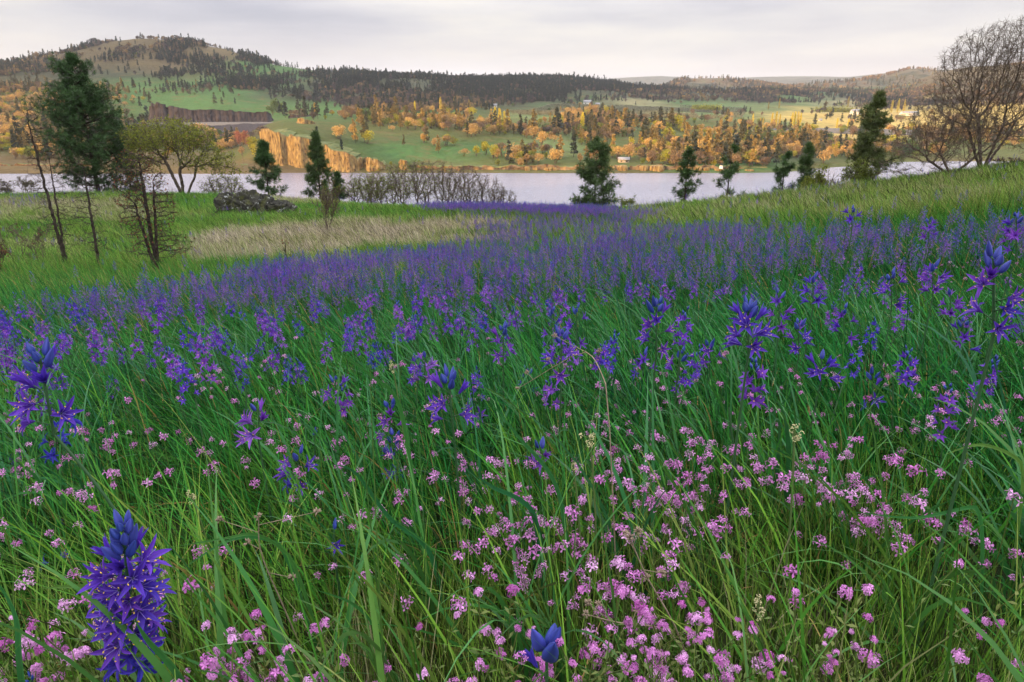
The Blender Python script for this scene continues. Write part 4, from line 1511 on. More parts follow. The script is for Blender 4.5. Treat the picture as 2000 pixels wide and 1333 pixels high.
bare_tree('shrub', 'thin leafless shrub at the far left of the meadow in front of the river', 'shrub', 36, 24, 420, 512, 90, 56, stems=5, ang=.35, depth=3, kl=(.4, .6), r0=.01, minr=.005, mat_='greybark', dead=30)
bare_tree('shrub', 'thin leafless shrub between the left edge shrub and the twin trunk tree', 'shrub', 82, 23, 440, 515, 60, 57, stems=4, ang=.3, depth=3, kl=(.4, .6), r0=.01, minr=.005, mat_='greybark', dead=30)
bare_tree('shrub', 'rusty leafed low shrub cut by the left picture edge', 'shrub', -6, 20, 462, 540, 70, 58, stems=5, ang=.5, depth=3, kl=(.4, .6), r0=.012, minr=.005, dead=160)
bare_tree('shrub', 'grey budding shrub on the crest before the river at the far left', 'shrub', 52, 56, 345, 390, 50, 59, stems=7, ang=.5, depth=3, kl=(.4, .6), r0=.012, minr=.012, mat_='greybark', leaf='oakleaf', leafsize=.06, leaftint=.3, lfrac=.4)
bare_tree('shrub', 'second smaller grey shrub on the crest at the far left edge', 'shrub', 8, 56, 350, 390, 40, 60, stems=6, ang=.5, depth=3, kl=(.4, .6), r0=.012, minr=.012, mat_='greybark', leaf='oakleaf', leafsize=.06, leaftint=.3, lfrac=.3)
# umbrella shaped oak in fresh leaf
sc_tree('oak_tree', 'spreading yellow green leafed oak with twisted grey limbs on the crest', 'oak tree', 350, 60, 229, 392, 112, 61,
        [(-.1, 0, .78, .75, .7, .20, 1), (.45, 0, .52, .5, .5, .16, .7), (-.5, 0, .55, .4, .4, .2, .5), (.8, 0, .38, .3, .3, .08, .5)], nA=1300, roots=((-.15, 0, .35), (.2, .1, .3), (.05, -.1, .4)), step=.028, infl=.2, kill=.045, r1=.016, rb=2.3, twig=.05, ntwig=2,
        leaf='oakleaf', nleaf=6, leafsize=.15, leaftint=.72, lfrac=.75, rmax=.035)
sc_tree('oak_tree', 'low green budding oak between the spreading oak and the lichen rock', 'oak tree', 436, 61, 338, 390, 46, 62,
        [(0, 0, .55, .95, .8, .4, 1)], nA=600, roots=((-.3, 0, .25), (.3, .1, .25)), step=.05, infl=.3, kill=.08, r1=.013, rb=2.3, twig=.09, ntwig=2, leaf='oakleaf', nleaf=3, leafsize=.11, leaftint=.6, lfrac=.6, rmax=.05)
# thicket of crooked oaks
for i, (u, Y, vt, wpx, lf, lt, lb) in enumerate([
        (716, 61, 336, 104, 7, .5, 'leafiest oak at the left end of the crooked oak thicket'),
        (762, 63, 322, 100, 7, .6, 'second oak of the crooked thicket with yellow green crown'),
        (808, 60, 306, 104, 5, .5, 'tallest crooked oak of the thicket with olive crown'),
        (856, 62, 310, 108, 3, .4, 'half bare crooked oak at the middle of the thicket'),
        (900, 60, 322, 104, 2, .35, 'bare crooked oak right of the middle of the thicket'),
        (942, 61, 338, 92, 1, .3, 'bare low oak second from the right of the thicket'),
        (980, 60, 362, 60, 1, .3, 'lowest bare oak at the right end of the thicket')]):
    sc_tree('oak_tree', lb, 'oak tree', u, Y, vt, 404, wpx * .56, 70 + i, [(0, 0, .66, .95, .8, .32, 1), (0, 0, .4, .6, .6, .2, .3)], nA=720,
            roots=((-.45, 0, .32), (.1, .2, .36), (.5, -.1, .3)), step=.035, infl=.25, kill=.055, r1=.014, rb=2.35, mat_='greybark', twig=.07, ntwig=2,
            leaf='oakleaf', nleaf=lf, leafsize=.09, leaftint=lt, lfrac=.5 if i < 4 else .3, top=.35, group='crooked oak thicket on the crest', rmax=.03)
# big bare oak at the right
sc_tree('oak_tree', 'big leafless oak with many rising limbs at the right edge', 'oak tree', 1944, 38, 40, 328, 122, 81,
        [(0, 0, .62, .95, .8, .40, 1), (.1, 0, .82, .62, .6, .20, .8), (-.65, 0, .42, .6, .5, .24, .7), (.7, 0, .4, .5, .5, .3, .4), (-.5, 0, .75, .45, .5, .18, .6)], nA=5200,
        roots=((-.35, 0, .30), (-.1, .2, .38), (.12, -.1, .34), (.4, .1, .30)), step=.014, infl=.10, kill=.020, r1=.006, rb=2.5, twig=.034, ntwig=3, leaf='oakleaf', nleaf=1, leafsize=.03, leaftint=.2, lfrac=.3, up=.16, rmax=.018)
sc_tree('oak_tree', 'lower spreading bare oak left of the big leafless one', 'oak tree', 1872, 36.5, 196, 334, 112, 82,
        [(-.2, 0, .55, .9, .8, .38, 1), (-.6, 0, .3, .5, .5, .16, .6), (.4, 0, .6, .6, .6, .3, .5)], nA=1800,
        roots=((-.45, 0, .22), (-.15, .2, .3), (.3, -.1, .3)), step=.026, infl=.18, kill=.035, r1=.0065, rb=2.4, twig=.05, ntwig=2, leaf='oakleaf', nleaf=1, leafsize=.03, leaftint=.2, lfrac=.3, up=.10, rmax=.025)
bare_tree('shrub', 'low bare twisted shrub with long arms right of the small pine pair', 'shrub', 1618, 44, 335, 378, 60, 83, stems=5, ang=.9, depth=3, kl=(.4, .6), wander=.35, up=.02, r0=.03, minr=.010, mat_='greybark')
bare_tree('shrub', 'olive leafed shrub at the foot of the small pine pair', 'shrub', 1590, 44, 326, 378, 44, 84, stems=6, ang=.6, depth=3, kl=(.4, .6), r0=.02, minr=.010, mat_='greybark', leaf='oakleaf', nleaf=8, leafsize=.11, leaftint=.6)
bare_tree('shrub', 'brown twiggy shrub with olive leaves at the foot of the large bushy pine', 'shrub', 1672, 42, 314, 368, 60, 85, stems=6, ang=.6, depth=3, kl=(.4, .6), r0=.02, minr=.010, mat_='greybark', leaf='oakleaf', nleaf=6, leafsize=.10, leaftint=.4)
bare_tree('shrub', 'low arching bare branches between the bushy pine and the big bare oak', 'shrub', 1800, 38, 318, 352, 150, 86, stems=6, ang=1.1, depth=3, kl=(.4, .6), wander=.2, up=.03, r0=.03, minr=.008, mat_='greybark')
bare_tree('shrub', 'pale green leafy shrub at the right foot of the open middle pine', 'shrub', 1215, 52, 384, 416, 56, 87, stems=6, ang=.8, depth=3, kl=(.4, .6), r0=.02, minr=.010, mat_='greybark', leaf='oakleaf', nleaf=6, leafsize=.09, leaftint=.5)
bare_tree('shrub', 'dead leaf bush at the foot of the big bare oak', 'shrub', 1975, 37, 308, 330, 40, 88, stems=6, ang=.6, depth=3, kl=(.4, .6), r0=.02, minr=.010, dead=200)

# lichen covered rock outcrop
lich, nt, out = new_mat('lichen_rock')
c1 = ramp(nt, [(.3, (.012, .012, .012)), (.5, (.03, .03, .022)), (.6, (.05, .055, .015)), (.75, (.10, .09, .03))], noise(nt, 1.8, 8, rough=.7))
c2 = ramp(nt, [(.60, (0, 0, 0)), (.64, (1, 1, 1))], noise(nt, 3.2, 6, rough=.7))
p_ = nt.nodes.new('ShaderNodeBsdfPrincipled')
p_.inputs['Roughness'].default_value = .95
nt.links.new(mixc(nt, c2, c1, (.34, .36, .36)), p_.inputs['Base Color'])
nt.links.new(p_.outputs[0], out.inputs[0])
root, p = tree_root('rock_outcrop', 492, 398, 42, 'dark mossy rock outcrop with white lichen on the crest', 'rock')
for i, (dx, w_, h_, dy) in enumerate([(-1.3, 1.0, .95, .1), (-.3, 1.1, 1.15, 0), (.7, .9, .95, -.1), (1.6, 1.1, .65, 0), (0.2, .8, .75, -.6)]):
    rk = np.random.default_rng(200 + i)
    th, ph = np.meshgrid(np.linspace(0, 2 * PI, 73), np.linspace(0, PI * .62, 34))
    rad = 1 + fbm(np.cos(th) * 1.6 + i * 3 + ph, np.sin(th) * 1.6 + ph * 2, 3) * .35 - np.abs(fbm(np.cos(th) * 5 + i * 3 + ph * 3, np.sin(th) * 5 + ph * 4, 3)) * .35
    ob('boulder', grid_mesh('boulder', np.sin(ph) ** .6 * w_ * rad * np.cos(th) + dx, np.sin(ph) ** .6 * w_ * rad * np.sin(th) * .8 + dy, np.cos(ph) ** 1 * h_ * rad + .15, [lich], smooth=False), root)

# ================================================================ MEADOW PLANTS
def blade_strips(B, base, az, lean, L, W, curl, nseg, r, var, m=0, fold=.0):
    """curved tapering blades; arrays of length N; az = direction of the lean"""
    N = len(base)
    t = np.linspace(0, 1, nseg + 1)
    ang_ = lean[:, None] + curl[:, None] * t[None] ** 1.5
    ds = L[:, None] / nseg
    hx = np.concatenate([np.zeros((N, 1)), np.cumsum(np.sin(ang_[:, :-1]) * ds, 1)], 1)
    hz_ = np.concatenate([np.zeros((N, 1)), np.cumsum(np.cos(ang_[:, :-1]) * ds, 1)], 1)
    side = np.stack([-np.sin(az), np.cos(az), np.zeros(N)], 1)
    tw = r.uniform(-1.3, 1.3, N)
    cx = base[:, 0:1] + hx * np.cos(az)[:, None]
    cy_ = base[:, 1:2] + hx * np.sin(az)[:, None]
    cz = base[:, 2:3] + hz_
    ctr = np.stack([cx, cy_, cz], -1)
    nrm = np.stack([np.cos(az)[:, None] * np.cos(ang_), np.sin(az)[:, None] * np.cos(ang_), -np.sin(ang_)], -1)
    sd = side[:, None] * np.cos(tw)[:, None, None] + nrm * np.sin(tw)[:, None, None]
    w = W[:, None] * (.55 + .45 * np.minimum(1, t * 5))[None] * (1 - t[None] ** 2.2) * .5
    w[:, -1] = W * .03
    A = ctr - sd * w[..., None]
    Bv = ctr + sd * w[..., None]
    V = np.stack([A, Bv], 2).reshape(N * (nseg + 1) * 2, 3)
    b0 = (np.arange(N) * (nseg + 1) * 2)[:, None] + (np.arange(nseg) * 2)[None]
    Q = np.stack([b0, b0 + 1, b0 + 3, b0 + 2], -1).reshape(-1, 4)
    B.add(V, Q=Q, var=np.repeat(var, (nseg + 1) * 2), m=m)


def tuft(r, n, rad, Lm, Ls, W, nseg, lean=.48, ls=.25, curl=.75, azs=.85, mat_='grass', name='grass_tuft'):
    B = Builder()
    q = np.sqrt(r.random(n)) * rad
    a0 = r.uniform(0, 2 * PI, n)
    base = np.column_stack([q * np.cos(a0), q * np.sin(a0), np.full(n, -.03)])
    az = PI + r.normal(size=n) * azs
    L = np.clip(r.normal(Lm, Ls, n), Lm * .35, Lm * 1.8)
    blade_strips(B, base, az, np.abs(r.normal(lean, ls, n)), L, W * r.uniform(.6, 1.35, n), np.abs(r.normal(curl, .4, n)), nseg, r, r.random(n))
    return B.build(name, [M[mat_]])


r = np.random.default_rng(77)
near_t = [tuft(r, 34, .11, .34, .09, .0052, 6) for _ in range(6)]          # 0-5
long_t = [tuft(r, 10, .05, .50, .11, .0115, 9, lean=.25, curl=1.25, azs=1.3, mat_='strap', name='strap_tuft') for _ in range(5)]    # 6-10 camas leaves
fine_t = [tuft(r, 44, .10, .20, .05, .0028, 4, lean=.12, ls=.15, curl=.3, azs=2.5) for _ in range(4)]      # 11-14 short upright undergrowth
mid_t = [tuft(r, 44, .26, .36, .09, .0075, 4, lean=.45, curl=.7) for _ in range(5)]       # 15-19
far_t = [tuft(r, 50, .55, .38, .10, .018, 3, lean=.5, curl=.6) for _ in range(4)]         # 20-23
fine_dry = [tuft(r, 40, .45, .50, .10, .010, 4, lean=.65, ls=.2, curl=.9, azs=.7) for _ in range(3)]    # 24-26
gcoll = proto_coll('grass_kind', near_t + long_t + fine_t + mid_t + far_t + fine_dry)


def meadow_points(N, y0, y1, amin, amax, seed, p=1.0):
    """uniform in area inside the wedge amin..amax, y0..y1"""
    r = np.random.default_rng(seed)
    m0, m1 = y0 + 1.0, y1 + 1.0
    yv = np.sqrt(r.uniform(m0 ** 2, m1 ** 2, N)) - 1.0
    x = r.uniform(amin, amax, N) * (yv + 1.0)
    return x, yv


def wedge_area(y0, y1, amin, amax):
    return (amax - amin) * ((y1 + 1) ** 2 - (y0 + 1) ** 2) / 2


GX, GYY, GI, GS, GT_, GR = [], [], [], [], [], []


def add_grass(y0, y1, dens, ids, smin, smax, seed, amin=-.95, amax=.95, tf=None, keep=None, hs=1.0):
    N = int(dens * wedge_area(y0, y1, amin, amax))
    x, y = meadow_points(N, y0, y1, amin, amax, seed)
    r = np.random.default_rng(seed + 1)
    dry = straw_amount(x, y)
    t = dry + .0 + r.normal(size=N) * .10 + fbm(x * 1.1, y * 1.1, 3) * .16
    if tf is not None: t = tf(x, y, t)
    k = np.ones(N, bool) if keep is None else keep(x, y, r)
    s = r.uniform(smin, smax, N)
    GX.append(x[k]); GYY.append(y[k]); GI.append(r.choice(ids, N)[k]); GS.append(np.column_stack([s, s, s * hs * (1 + .25 * fbm(x * .5, y * .5, 2))])[k]); GT_.append(np.clip(t, 0, 1)[k])
    GR.append((fbm(x * .25 + 7, y * .25, 3) * 1.1 + r.normal(size=N) * .35)[k])


def short_near(x, y):     # the lower right is shorter, finer, yellow green
    return np.clip((x * 1.0 + 1.0 - (y - 1.6) * .9) / 1.6, 0, 1) * np.clip(3.6 - y, 0, 1)


add_grass(.2, 2.2, 62, range(0, 6), .75, 1.25, 1, -1.9, 1.9, keep=lambda x, y, r: r.random(len(x)) > .55 * short_near(x, y) + .0)
add_grass(2.2, 5.5, 44, range(0, 6), .9, 1.5, 2, -1.2, 1.2)
add_grass(.35, 5, 26, range(11, 15), .8, 1.3, 3, -1.3, 1.3, tf=lambda x, y, t: t + .14)
add_grass(.35, 3.5, 34, range(11, 15), .9, 1.5, 4, -1.3, 1.3, tf=lambda x, y, t: t + .18, keep=lambda x, y, r: r.random(len(x)) < short_near(x, y))
add_grass(.6, 6, 22, range(6, 11), .7, 1.15, 5, -1.1, 1.1, keep=lambda x, y, r: (fbm(x * .9 + 3, y * .9, 2) > -.25) & (r.random(len(x)) > .5 * short_near(x, y)))
add_grass(5.0, 12, 15, range(15, 20), .9, 1.4, 6)
add_grass(11, 24, 6.5, range(15, 20), 1.1, 1.6, 7)
add_grass(20, 66, 3.2, range(20, 24), .8, 1.25, 8, -.9, .9)
add_grass(14, 60, 3.0, range(24, 27), .7, 1.2, 9, -.9, .9, keep=lambda x, y, r: straw_amount(x, y) > r.uniform(.25, .75, len(x)))
gx, gy = np.concatenate(GX), np.concatenate(GYY)
gi, gs, gt, gr = np.concatenate(GI), np.concatenate(GS), np.concatenate(GT_), np.concatenate(GR)
gz = ground(gx, gy)
print('grass tufts', len(gx))
scatter('meadow_grass', np.column_stack([gx, gy, gz]), np.column_stack([np.zeros((len(gx), 2)), gr]), gs, gi, gt, gcoll,
        'long wind combed grass of the meadow, green with pale dry drifts')


# ---------------------------------------------------------------- camas
def tepal(L, W, bend0, bend1, nl=6, nw=3, cup=.25):
    """strip along +x, up +z; bends from bend0 to bend1 (radians from the axis z)"""
    t = np.linspace(0, 1, nl + 1)
    an = bend0 + (bend1 - bend0) * t
    x = np.concatenate([[0], np.cumsum(np.sin((an[1:] + an[:-1]) / 2)) * L / nl])
    z = np.concatenate([[0], np.cumsum(np.cos((an[1:] + an[:-1]) / 2)) * L / nl])
    w = W * np.sin(np.clip(t * .93 + .07, 0, 1) ** .85 * PI) ** .75
    w[0] = W * .25
    w[-1] = W * .04
    s = np.linspace(-.5, .5, nw)
    nx, nz = -np.cos(an), np.sin(an)       # inner side normal
    V = []
    for i in range(nl + 1):
        for q in s:
            c = (abs(q) * 2) ** 2 * cup * w[i]
            V.append((x[i] + nx[i] * c, q * w[i], z[i] + nz[i] * c))
    Q = [[i * nw + j, i * nw + j + 1, (i + 1) * nw + j + 1, (i + 1) * nw + j] for i in range(nl) for j in range(nw - 1)]
    return np.array(V), np.array(Q)


def Rz(a):
    c, s = math.cos(a), math.sin(a)
    return np.array([[c, -s, 0], [s, c, 0], [0, 0, 1]])


def octa(B, p, d, L, W, var, m):
    R_ = rot_from(np.asarray(d, float))
    V = np.array([(0, 0, 0), (W, 0, L * .5), (0, W, L * .5), (-W, 0, L * .5), (0, -W, L * .5), (0, 0, L)]) @ R_.T + p
    T = [[0, 2, 1], [0, 3, 2], [0, 4, 3], [0, 1, 4], [5, 1, 2], [5, 2, 3], [5, 3, 4], [5, 4, 1]]
    B.add(V, T=T, var=var, m=m)


def bloom_mesh(r, size=.032, open_=1.25, nl=7, nw=5):
    """one six-pointed star, axis along +z"""
    B = Builder()
    for k in range(6):
        L = size * r.uniform(.9, 1.1)
        V, Q = tepal(L * 1.12, size * (.25 if k % 2 else .20), .30, open_ * r.uniform(.75, 1.3), nl, nw)
        V = V @ Rz(k * PI / 3 + r.normal() * .12).T
        vv = np.clip(np.where(np.arange(len(V)) % nw == nw // 2, .12, .62) + .25 * (np.arange(len(V)) // nw) / nl - .1 + r.normal() * .16, 0, 1)
        B.add(V, Q=Q, var=vv, m=0)
    return B.build('bloom', [M['petal']], smooth=True)


def stamens_mesh(r, size=.032):
    B = Builder()
    for k in range(6):
        a = k * PI / 3 + PI / 6 + r.normal() * .1
        sp = r.uniform(.35, .6)
        p0 = np.array([0, 0, .1 * size])
        d = np.array([math.cos(a) * math.sin(sp), math.sin(a) * math.sin(sp), math.cos(sp)])
        p1 = p0 + d * size * .62
        add_segs(B, [(*p0, *p1, size * .016, size * .012)], 4, m=0)
        octa(B, p1 - d * 0, np.array([-d[1], d[0], .3]), size * .12, size * .028, .5, 1)
    octa(B, np.array([0, 0, 0]), (0, 0, 1), size * .25, size * .07, .5, 2)
    add_segs(B, [(0, 0, size * .2, 0, 0, size * .6, size * .012, size * .01)], 4, m=0)
    return B.build('stamens', [M['filament'], M['anther'], M['stem']])


def bud_mesh(r, L=.022, W=.0042):
    th = np.linspace(0, 2 * PI, 13)
    t = np.linspace(0, 1, 10)
    w = W * np.sin(t ** .72 * PI) ** .8 + W * .06
    ridge = 1 + .14 * np.cos(th * 3)
    X = w[:, None] * ridge[None] * np.cos(th)[None]
    Y = w[:, None] * ridge[None] * np.sin(th)[None]
    Z = (t * L)[:, None] + 0 * X
    me = grid_mesh('bud', X, Y, Z, [M['bud']], {'var': ('FLOAT', np.broadcast_to(.45 + .3 * np.cos(th * 3)[None] - .25 * t[:, None] + .1, X.shape).ravel())})
    return me


r = np.random.default_rng(5)
BLOOM = [bloom_mesh(r, open_=o_) for o_ in (1.2, 1.35, 1.5, .9, .7, 1.3)]
HALF = [bloom_mesh(r, open_=o_) for o_ in (.35, .5, .3)]
WILT = [bloom_mesh(r, open_=o_) for o_ in (2.2, 1.9)]
STAM = [stamens_mesh(r) for _ in range(3)]
BUD = [bud_mesh(r), bud_mesh(r, .026, .0040), bud_mesh(r, .018, .0045)]


def orient(d, roll=0):
    d = np.asarray(d, float) / np.linalg.norm(d)
    q = Vector(d).to_track_quat('Z', 'Y')
    from mathutils import Quaternion
    return (q @ Quaternion((0, 0, 1), roll)).to_euler()


def stem_mesh(r, P, r0, r1, ped=()):
    B = Builder()
    n = len(P)
    rr = np.linspace(r0, r1, n)
    add_segs(B, [(*P[i], *P[i + 1], rr[i], rr[i + 1]) for i in range(n - 1)], 7)
    for a, b in ped:
        add_segs(B, [(*a, *b, r1 * .55, r1 * .45)], 4)
    return B.build('stem', [M['stem']], smooth=True)


def hero_camas(u, vt, vb, wpx, label, seed, blooms, buds, Y=None, lean=(0, 0), wilt=0, half=0, tint=.45, dense=False, real_w=.10, stam=True, face=0.0, budscale=1.15):
    """u, vt, vb: the flower head in the photograph; distance from its apparent width"""
    r = np.random.default_rng(seed)
    Y = Y or real_w * F / wpx * .95
    top = at(u, vt, Y)
    bot = at(u + lean[0], vb, Y)
    gbx = bot[0] + lean[1] * .3
    gz = float(ground(gbx, Y))
    base = np.array([gbx, Y + r.normal() * .02, gz - .02])
    root = ob('camas_flower', None, loc=base, label=label, cat='flower', tint=tint)
    top, bot = top - base, bot - base
    K = 12
    P = []
    for k in range(K + 1):
        t = k / K
        # bend from base to the foot of the head, on to the top
        P.append((1 - t) ** 2 * np.zeros(3) + 2 * t * (1 - t) * np.array([bot[0] * .25, 0, bot[2] * .62]) + t * t * bot)
    P += [bot + (top - bot) * t for t in (.25, .5, .75, .93)]
    ped = []
    Lh = np.linalg.norm(top - bot)
    ax = (top - bot) / Lh
    ga = r.uniform(0, 6)
    items = []
    nb = blooms + half + wilt
    for k in range(nb):
        t = (k + .5) / nb * (.74 if buds else 1.0)
        items.append((t, 'w' if k < wilt else ('b' if k < wilt + blooms else 'h')))
    k0 = len(items)
    for k in range(buds):
        items.append((.74 + (k + .5) / buds * .24, 'u'))
    sc0 = wpx / F * Y / .075     # bloom scale from the head width
    for k, (t, kd) in enumerate(items):
        az = ga + k * 2.4
        if not dense and kd == 'b' and math.sin(az) > .3: az += PI * .6
        q = bot + (top - bot) * t
        o_ = np.array([math.cos(az), math.sin(az), 0])
        up = {'b': .15, 'h': .6, 'w': -.1, 'u': 1.5 + 2 * (t - .74) / .26}[kd] + (0 if kd == 'u' else .9 * t)
        d = o_ + np.array([0, 0, up])
        d /= np.linalg.norm(d)
        pl = {'b': .020, 'h': .018, 'w': .018, 'u': .007}[kd] * sc0 * (.8 if dense else 1)
        e = q + (o_ * .9 + np.array([0, 0, .5])) * pl
        if kd != 'u':
            d = d + np.array([0, -face, 0])
            d /= np.linalg.norm(d)
        ped.append((q, e))
        if kd == 'u':
            c = ob('bud', BUD[k % 3], root, e, tint=r.uniform(.2, .9))
            s = budscale * sc0 * (1.25 - 1.6 * max(0, t - .74)) * r.uniform(.85, 1.1)
        else:
            me = {'b': BLOOM, 'h': HALF, 'w': WILT}[kd][r.integers(0, {'b': 6, 'h': 3, 'w': 2}[kd])]
            c = ob('bloom', me, root, e, tint=np.clip(tint + r.normal() * .10 - (.3 if kd == 'w' else 0), 0, 1))
            s = sc0 * r.uniform(.85, 1.1) * {'b': 1, 'h': .95, 'w': .9}[kd]
            if kd == 'b' and stam:
                ob('stamens', STAM[r.integers(0, 3)], c, tint=.5)
        c.rotation_euler = orient(d, r.uniform(0, 6))
        c.scale = (s, s, s)
    ob('stem', stem_mesh(r, P, .0038, .0024, ped), root, tint=.25)
    return root


HERO = [
    # u, vtop, vbot, w, blooms, buds, wilt, half, dense, label, kw
    (240, 1022, 1300, 150, 30, 13, 9, 3, True, 'densest deep violet camas spike standing in front at the lower left', dict(Y=.84, lean=(22, .12), tint=.40, face=.3, budscale=1.0)),
    (76, 690, 850, 118, 5, 6, 1, 3, False, 'tall leaning camas with drooping open blooms at the left edge', dict(Y=1.12, lean=(30, .62), tint=.40, face=.3, budscale=1.0)),
    (1941, 500, 655, 92, 5, 5, 0, 1, False, 'tall camas with large star blooms near the right edge above the grass', dict(Y=1.12, tint=.4, face=.5)),
    (1068, 1262, 1360, 130, 0, 4, 0, 1, False, 'camas with four upright blue buds at the bottom edge', dict(Y=.80, tint=.1, budscale=2.1)),
    (60, 1322, 1400, 50, 0, 5, 0, 0, False, 'only the blue bud tip of a camas at the bottom left corner', dict(Y=.78)),
    (398, 1330, 1420, 100, 3, 0, 0, 0, False, 'open camas bloom with yellow stamens cut by the bottom edge', dict(Y=.76, tint=.5)),
    (768, 850, 945, 66, 2, 4, 1, 2, False, 'camas with deep blue bud cluster and a bloom pointing left, mid picture', dict(tint=.3, lean=(12, .1))),
    (762, 788, 858, 62, 3, 3, 0, 1, False, 'reddish violet camas directly behind the deep blue bud cluster', dict(tint=.78)),
    (876, 738, 832, 84, 4, 5, 0, 2, False, 'camas with crowned blue buds and a bloom reaching left', dict(tint=.4, lean=(8, .05))),
    (930, 790, 832, 50, 4, 1, 0, 0, False, 'small ragged violet camas right of the crowned one', dict(tint=.45)),
    (655, 738, 800, 52, 3, 2, 0, 1, False, 'camas with one dark bud on top and violet star below', dict(tint=.65)),
    (481, 742, 792, 24, 0, 7, 0, 0, False, 'dark closed camas bud spike without blooms left of the middle', dict(real_w=.04)),
    (505, 795, 862, 74, 4, 1, 0, 2, False, 'magenta violet camas right below the closed bud spike', dict(tint=.85)),
    (582, 885, 960, 72, 5, 2, 1, 0, False, 'spidery violet camas with drooping blooms below the single bud', dict(tint=.4)),
    (615, 840, 885, 22, 0, 5, 0, 0, False, 'slim blue camas bud spike above the spidery one', dict(real_w=.035)),
    (652, 1035, 1075, 66, 1, 1, 0, 0, False, 'single wide open dark blue camas star low in the grass', dict(tint=.15, face=1.2, real_w=.065)),
    (1056, 874, 922, 72, 2, 2, 0, 1, False, 'camas with two wide pale violet blooms beside the cream flower stalk', dict(tint=.8, face=.2)),
    (1078, 600, 690, 40, 2, 4, 0, 1, False, 'tall thin camas with top bud at the left of the middle group', dict(tint=.35)),
    (1096, 650, 742, 66, 4, 4, 0, 1, False, 'large camas with three spreading blooms in the middle group', dict(tint=.5)),
    (1126, 600, 680, 44, 4, 3, 0, 0, False, 'camas with feathery violet blooms right of the tall thin one', dict(tint=.5)),
    (983, 640, 705, 52, 2, 4, 0, 1, False, 'camas with blue buds and a magenta bloom left of the middle group', dict(tint=.6)),
    (1030, 724, 768, 40, 2, 3, 0, 1, False, 'small dark camas bud cluster below the middle group', dict(tint=.3)),
    (830, 690, 752, 54, 6, 1, 0, 0, False, 'fluffy reddish violet camas above the crowned one', dict(tint=.9, dense=True)),
    (1282, 592, 690, 66, 6, 5, 0, 1, False, 'full camas spike with blue bud crown and yellow stamens right of middle', dict(tint=.5)),
    (1256, 690, 738, 46, 4, 1, 0, 0, False, 'drooping violet camas under the full spike with bud crown', dict(tint=.45)),
    (1327, 690, 768, 52, 4, 4, 0, 0, False, 'camas with violet blooms and dark bud leaning right of the full spike', dict(tint=.5)),
    (1340, 760, 808, 40, 2, 0, 0, 1, False, 'magenta camas bloom hanging low under the leaning one', dict(tint=.95)),
    (1386, 672, 728, 50, 4, 4, 0, 0, False, 'camas with pale feathery blooms left of the dense blue one', dict(tint=.55)),
    (1462, 600, 690, 84, 7, 5, 0, 2, True, 'bushy dark violet camas with many blooms on the right half', dict(tint=.35)),
    (1560, 630, 698, 50, 6, 3, 0, 0, True, 'compact violet camas between the bushy one and the right edge group', dict(tint=.4)),
    (1604, 700, 745, 62, 4, 1, 0, 2, False, 'dark violet camas with blooms pointing both ways above the pink flowers', dict(tint=.35)),
    (1704, 724, 818, 54, 1, 4, 1, 1, False, 'camas with big upright blue buds and yellow stamens above the pink flowers', dict(tint=.3)),
    (1522, 570, 645, 48, 6, 2, 0, 0, True, 'pale violet camas behind the bushy dark one', dict(tint=.6)),
    (1648, 600, 668, 44, 5, 2, 0, 0, False, 'camas of loose blue stars behind the compact violet one', dict(tint=.45)),
    (1588, 542, 600, 46, 6, 2, 0, 0, True, 'dense bluish camas farther back on the right slope', dict(tint=.4)),
    (1741, 536, 604, 50, 5, 3, 0, 0, False, 'camas with spreading stars on the right slope', dict(tint=.45)),
    (1822, 520, 580, 50, 6, 2, 0, 0, True, 'violet camas left of the tall one near the right edge', dict(tint=.5)),
    (1856, 570, 625, 44, 6, 1, 0, 0, True, 'pale round camas head below left of the tall right edge one', dict(tint=.65)),
    (1881, 628, 692, 44, 4, 3, 0, 0, False, 'camas with dark top bud under the tall right edge one', dict(tint=.45)),
    (1664, 408, 448, 34, 5, 2, 0, 0, True, 'solitary camas standing highest on the right grassy slope', dict(tint=.35)),
    (1814, 428, 470, 30, 5, 2, 0, 0, True, 'camas standing out on the upper right slope', dict(tint=.55)),
    (1985, 420, 500, 46, 6, 3, 0, 0, True, 'camas cut by the right edge above the tall one', dict(tint=.5)),
    (1972, 434, 480, 34, 5, 2, 0, 0, True, 'camas just left of the one cut by the right edge', dict(tint=.5)),
    (34, 892, 922, 38, 6, 0, 0, 0, True, 'round violet camas head low at the left edge', dict(tint=.45, real_w=.07)),
    (430, 958, 992, 48, 2, 1, 1, 1, False, 'low spidery blue camas beside the cream flower', dict(tint=.25)),
    (12, 962, 982, 30, 0, 1, 0, 1, False, 'single dark bud poking in at the left edge', dict(tint=.2)),
    (128, 1020, 1060, 46, 1, 1, 1, 1, False, 'half closed blue camas left of the densest spike', dict(tint=.15, real_w=.07)),
    (110, 1090, 1105, 60, 1, 0, 1, 0, False, 'single dark violet bloom sideways left of the densest spike', dict(tint=.3, real_w=.07)),
    (205, 962, 990, 44, 3, 0, 0, 0, False, 'small violet bloom behind the densest spike', dict(tint=.6)),
    (1222, 856, 890, 40, 2, 1, 1, 0, False, 'small withered dark camas low right of the cream stalk', dict(tint=.2)),
    (110, 840, 905, 60, 0, 0, 6, 0, False, 'withered dark blue camas under the tall leaning one', dict(tint=.1)),
    (155, 880, 910, 46, 4, 0, 0, 0, True, 'violet camas behind the stem of the tall leaning one', dict(tint=.5)),
]
for i, (u, vt, vb, wpx, nb, nu, nw_, nh, dn, lb, kw) in enumerate(HERO):
    hero_camas(u, vt, vb, wpx, lb, 300 + i, nb, nu, **dict(dict(wilt=nw_, half=nh, dense=dn, stam=(wpx > 48)), **kw))


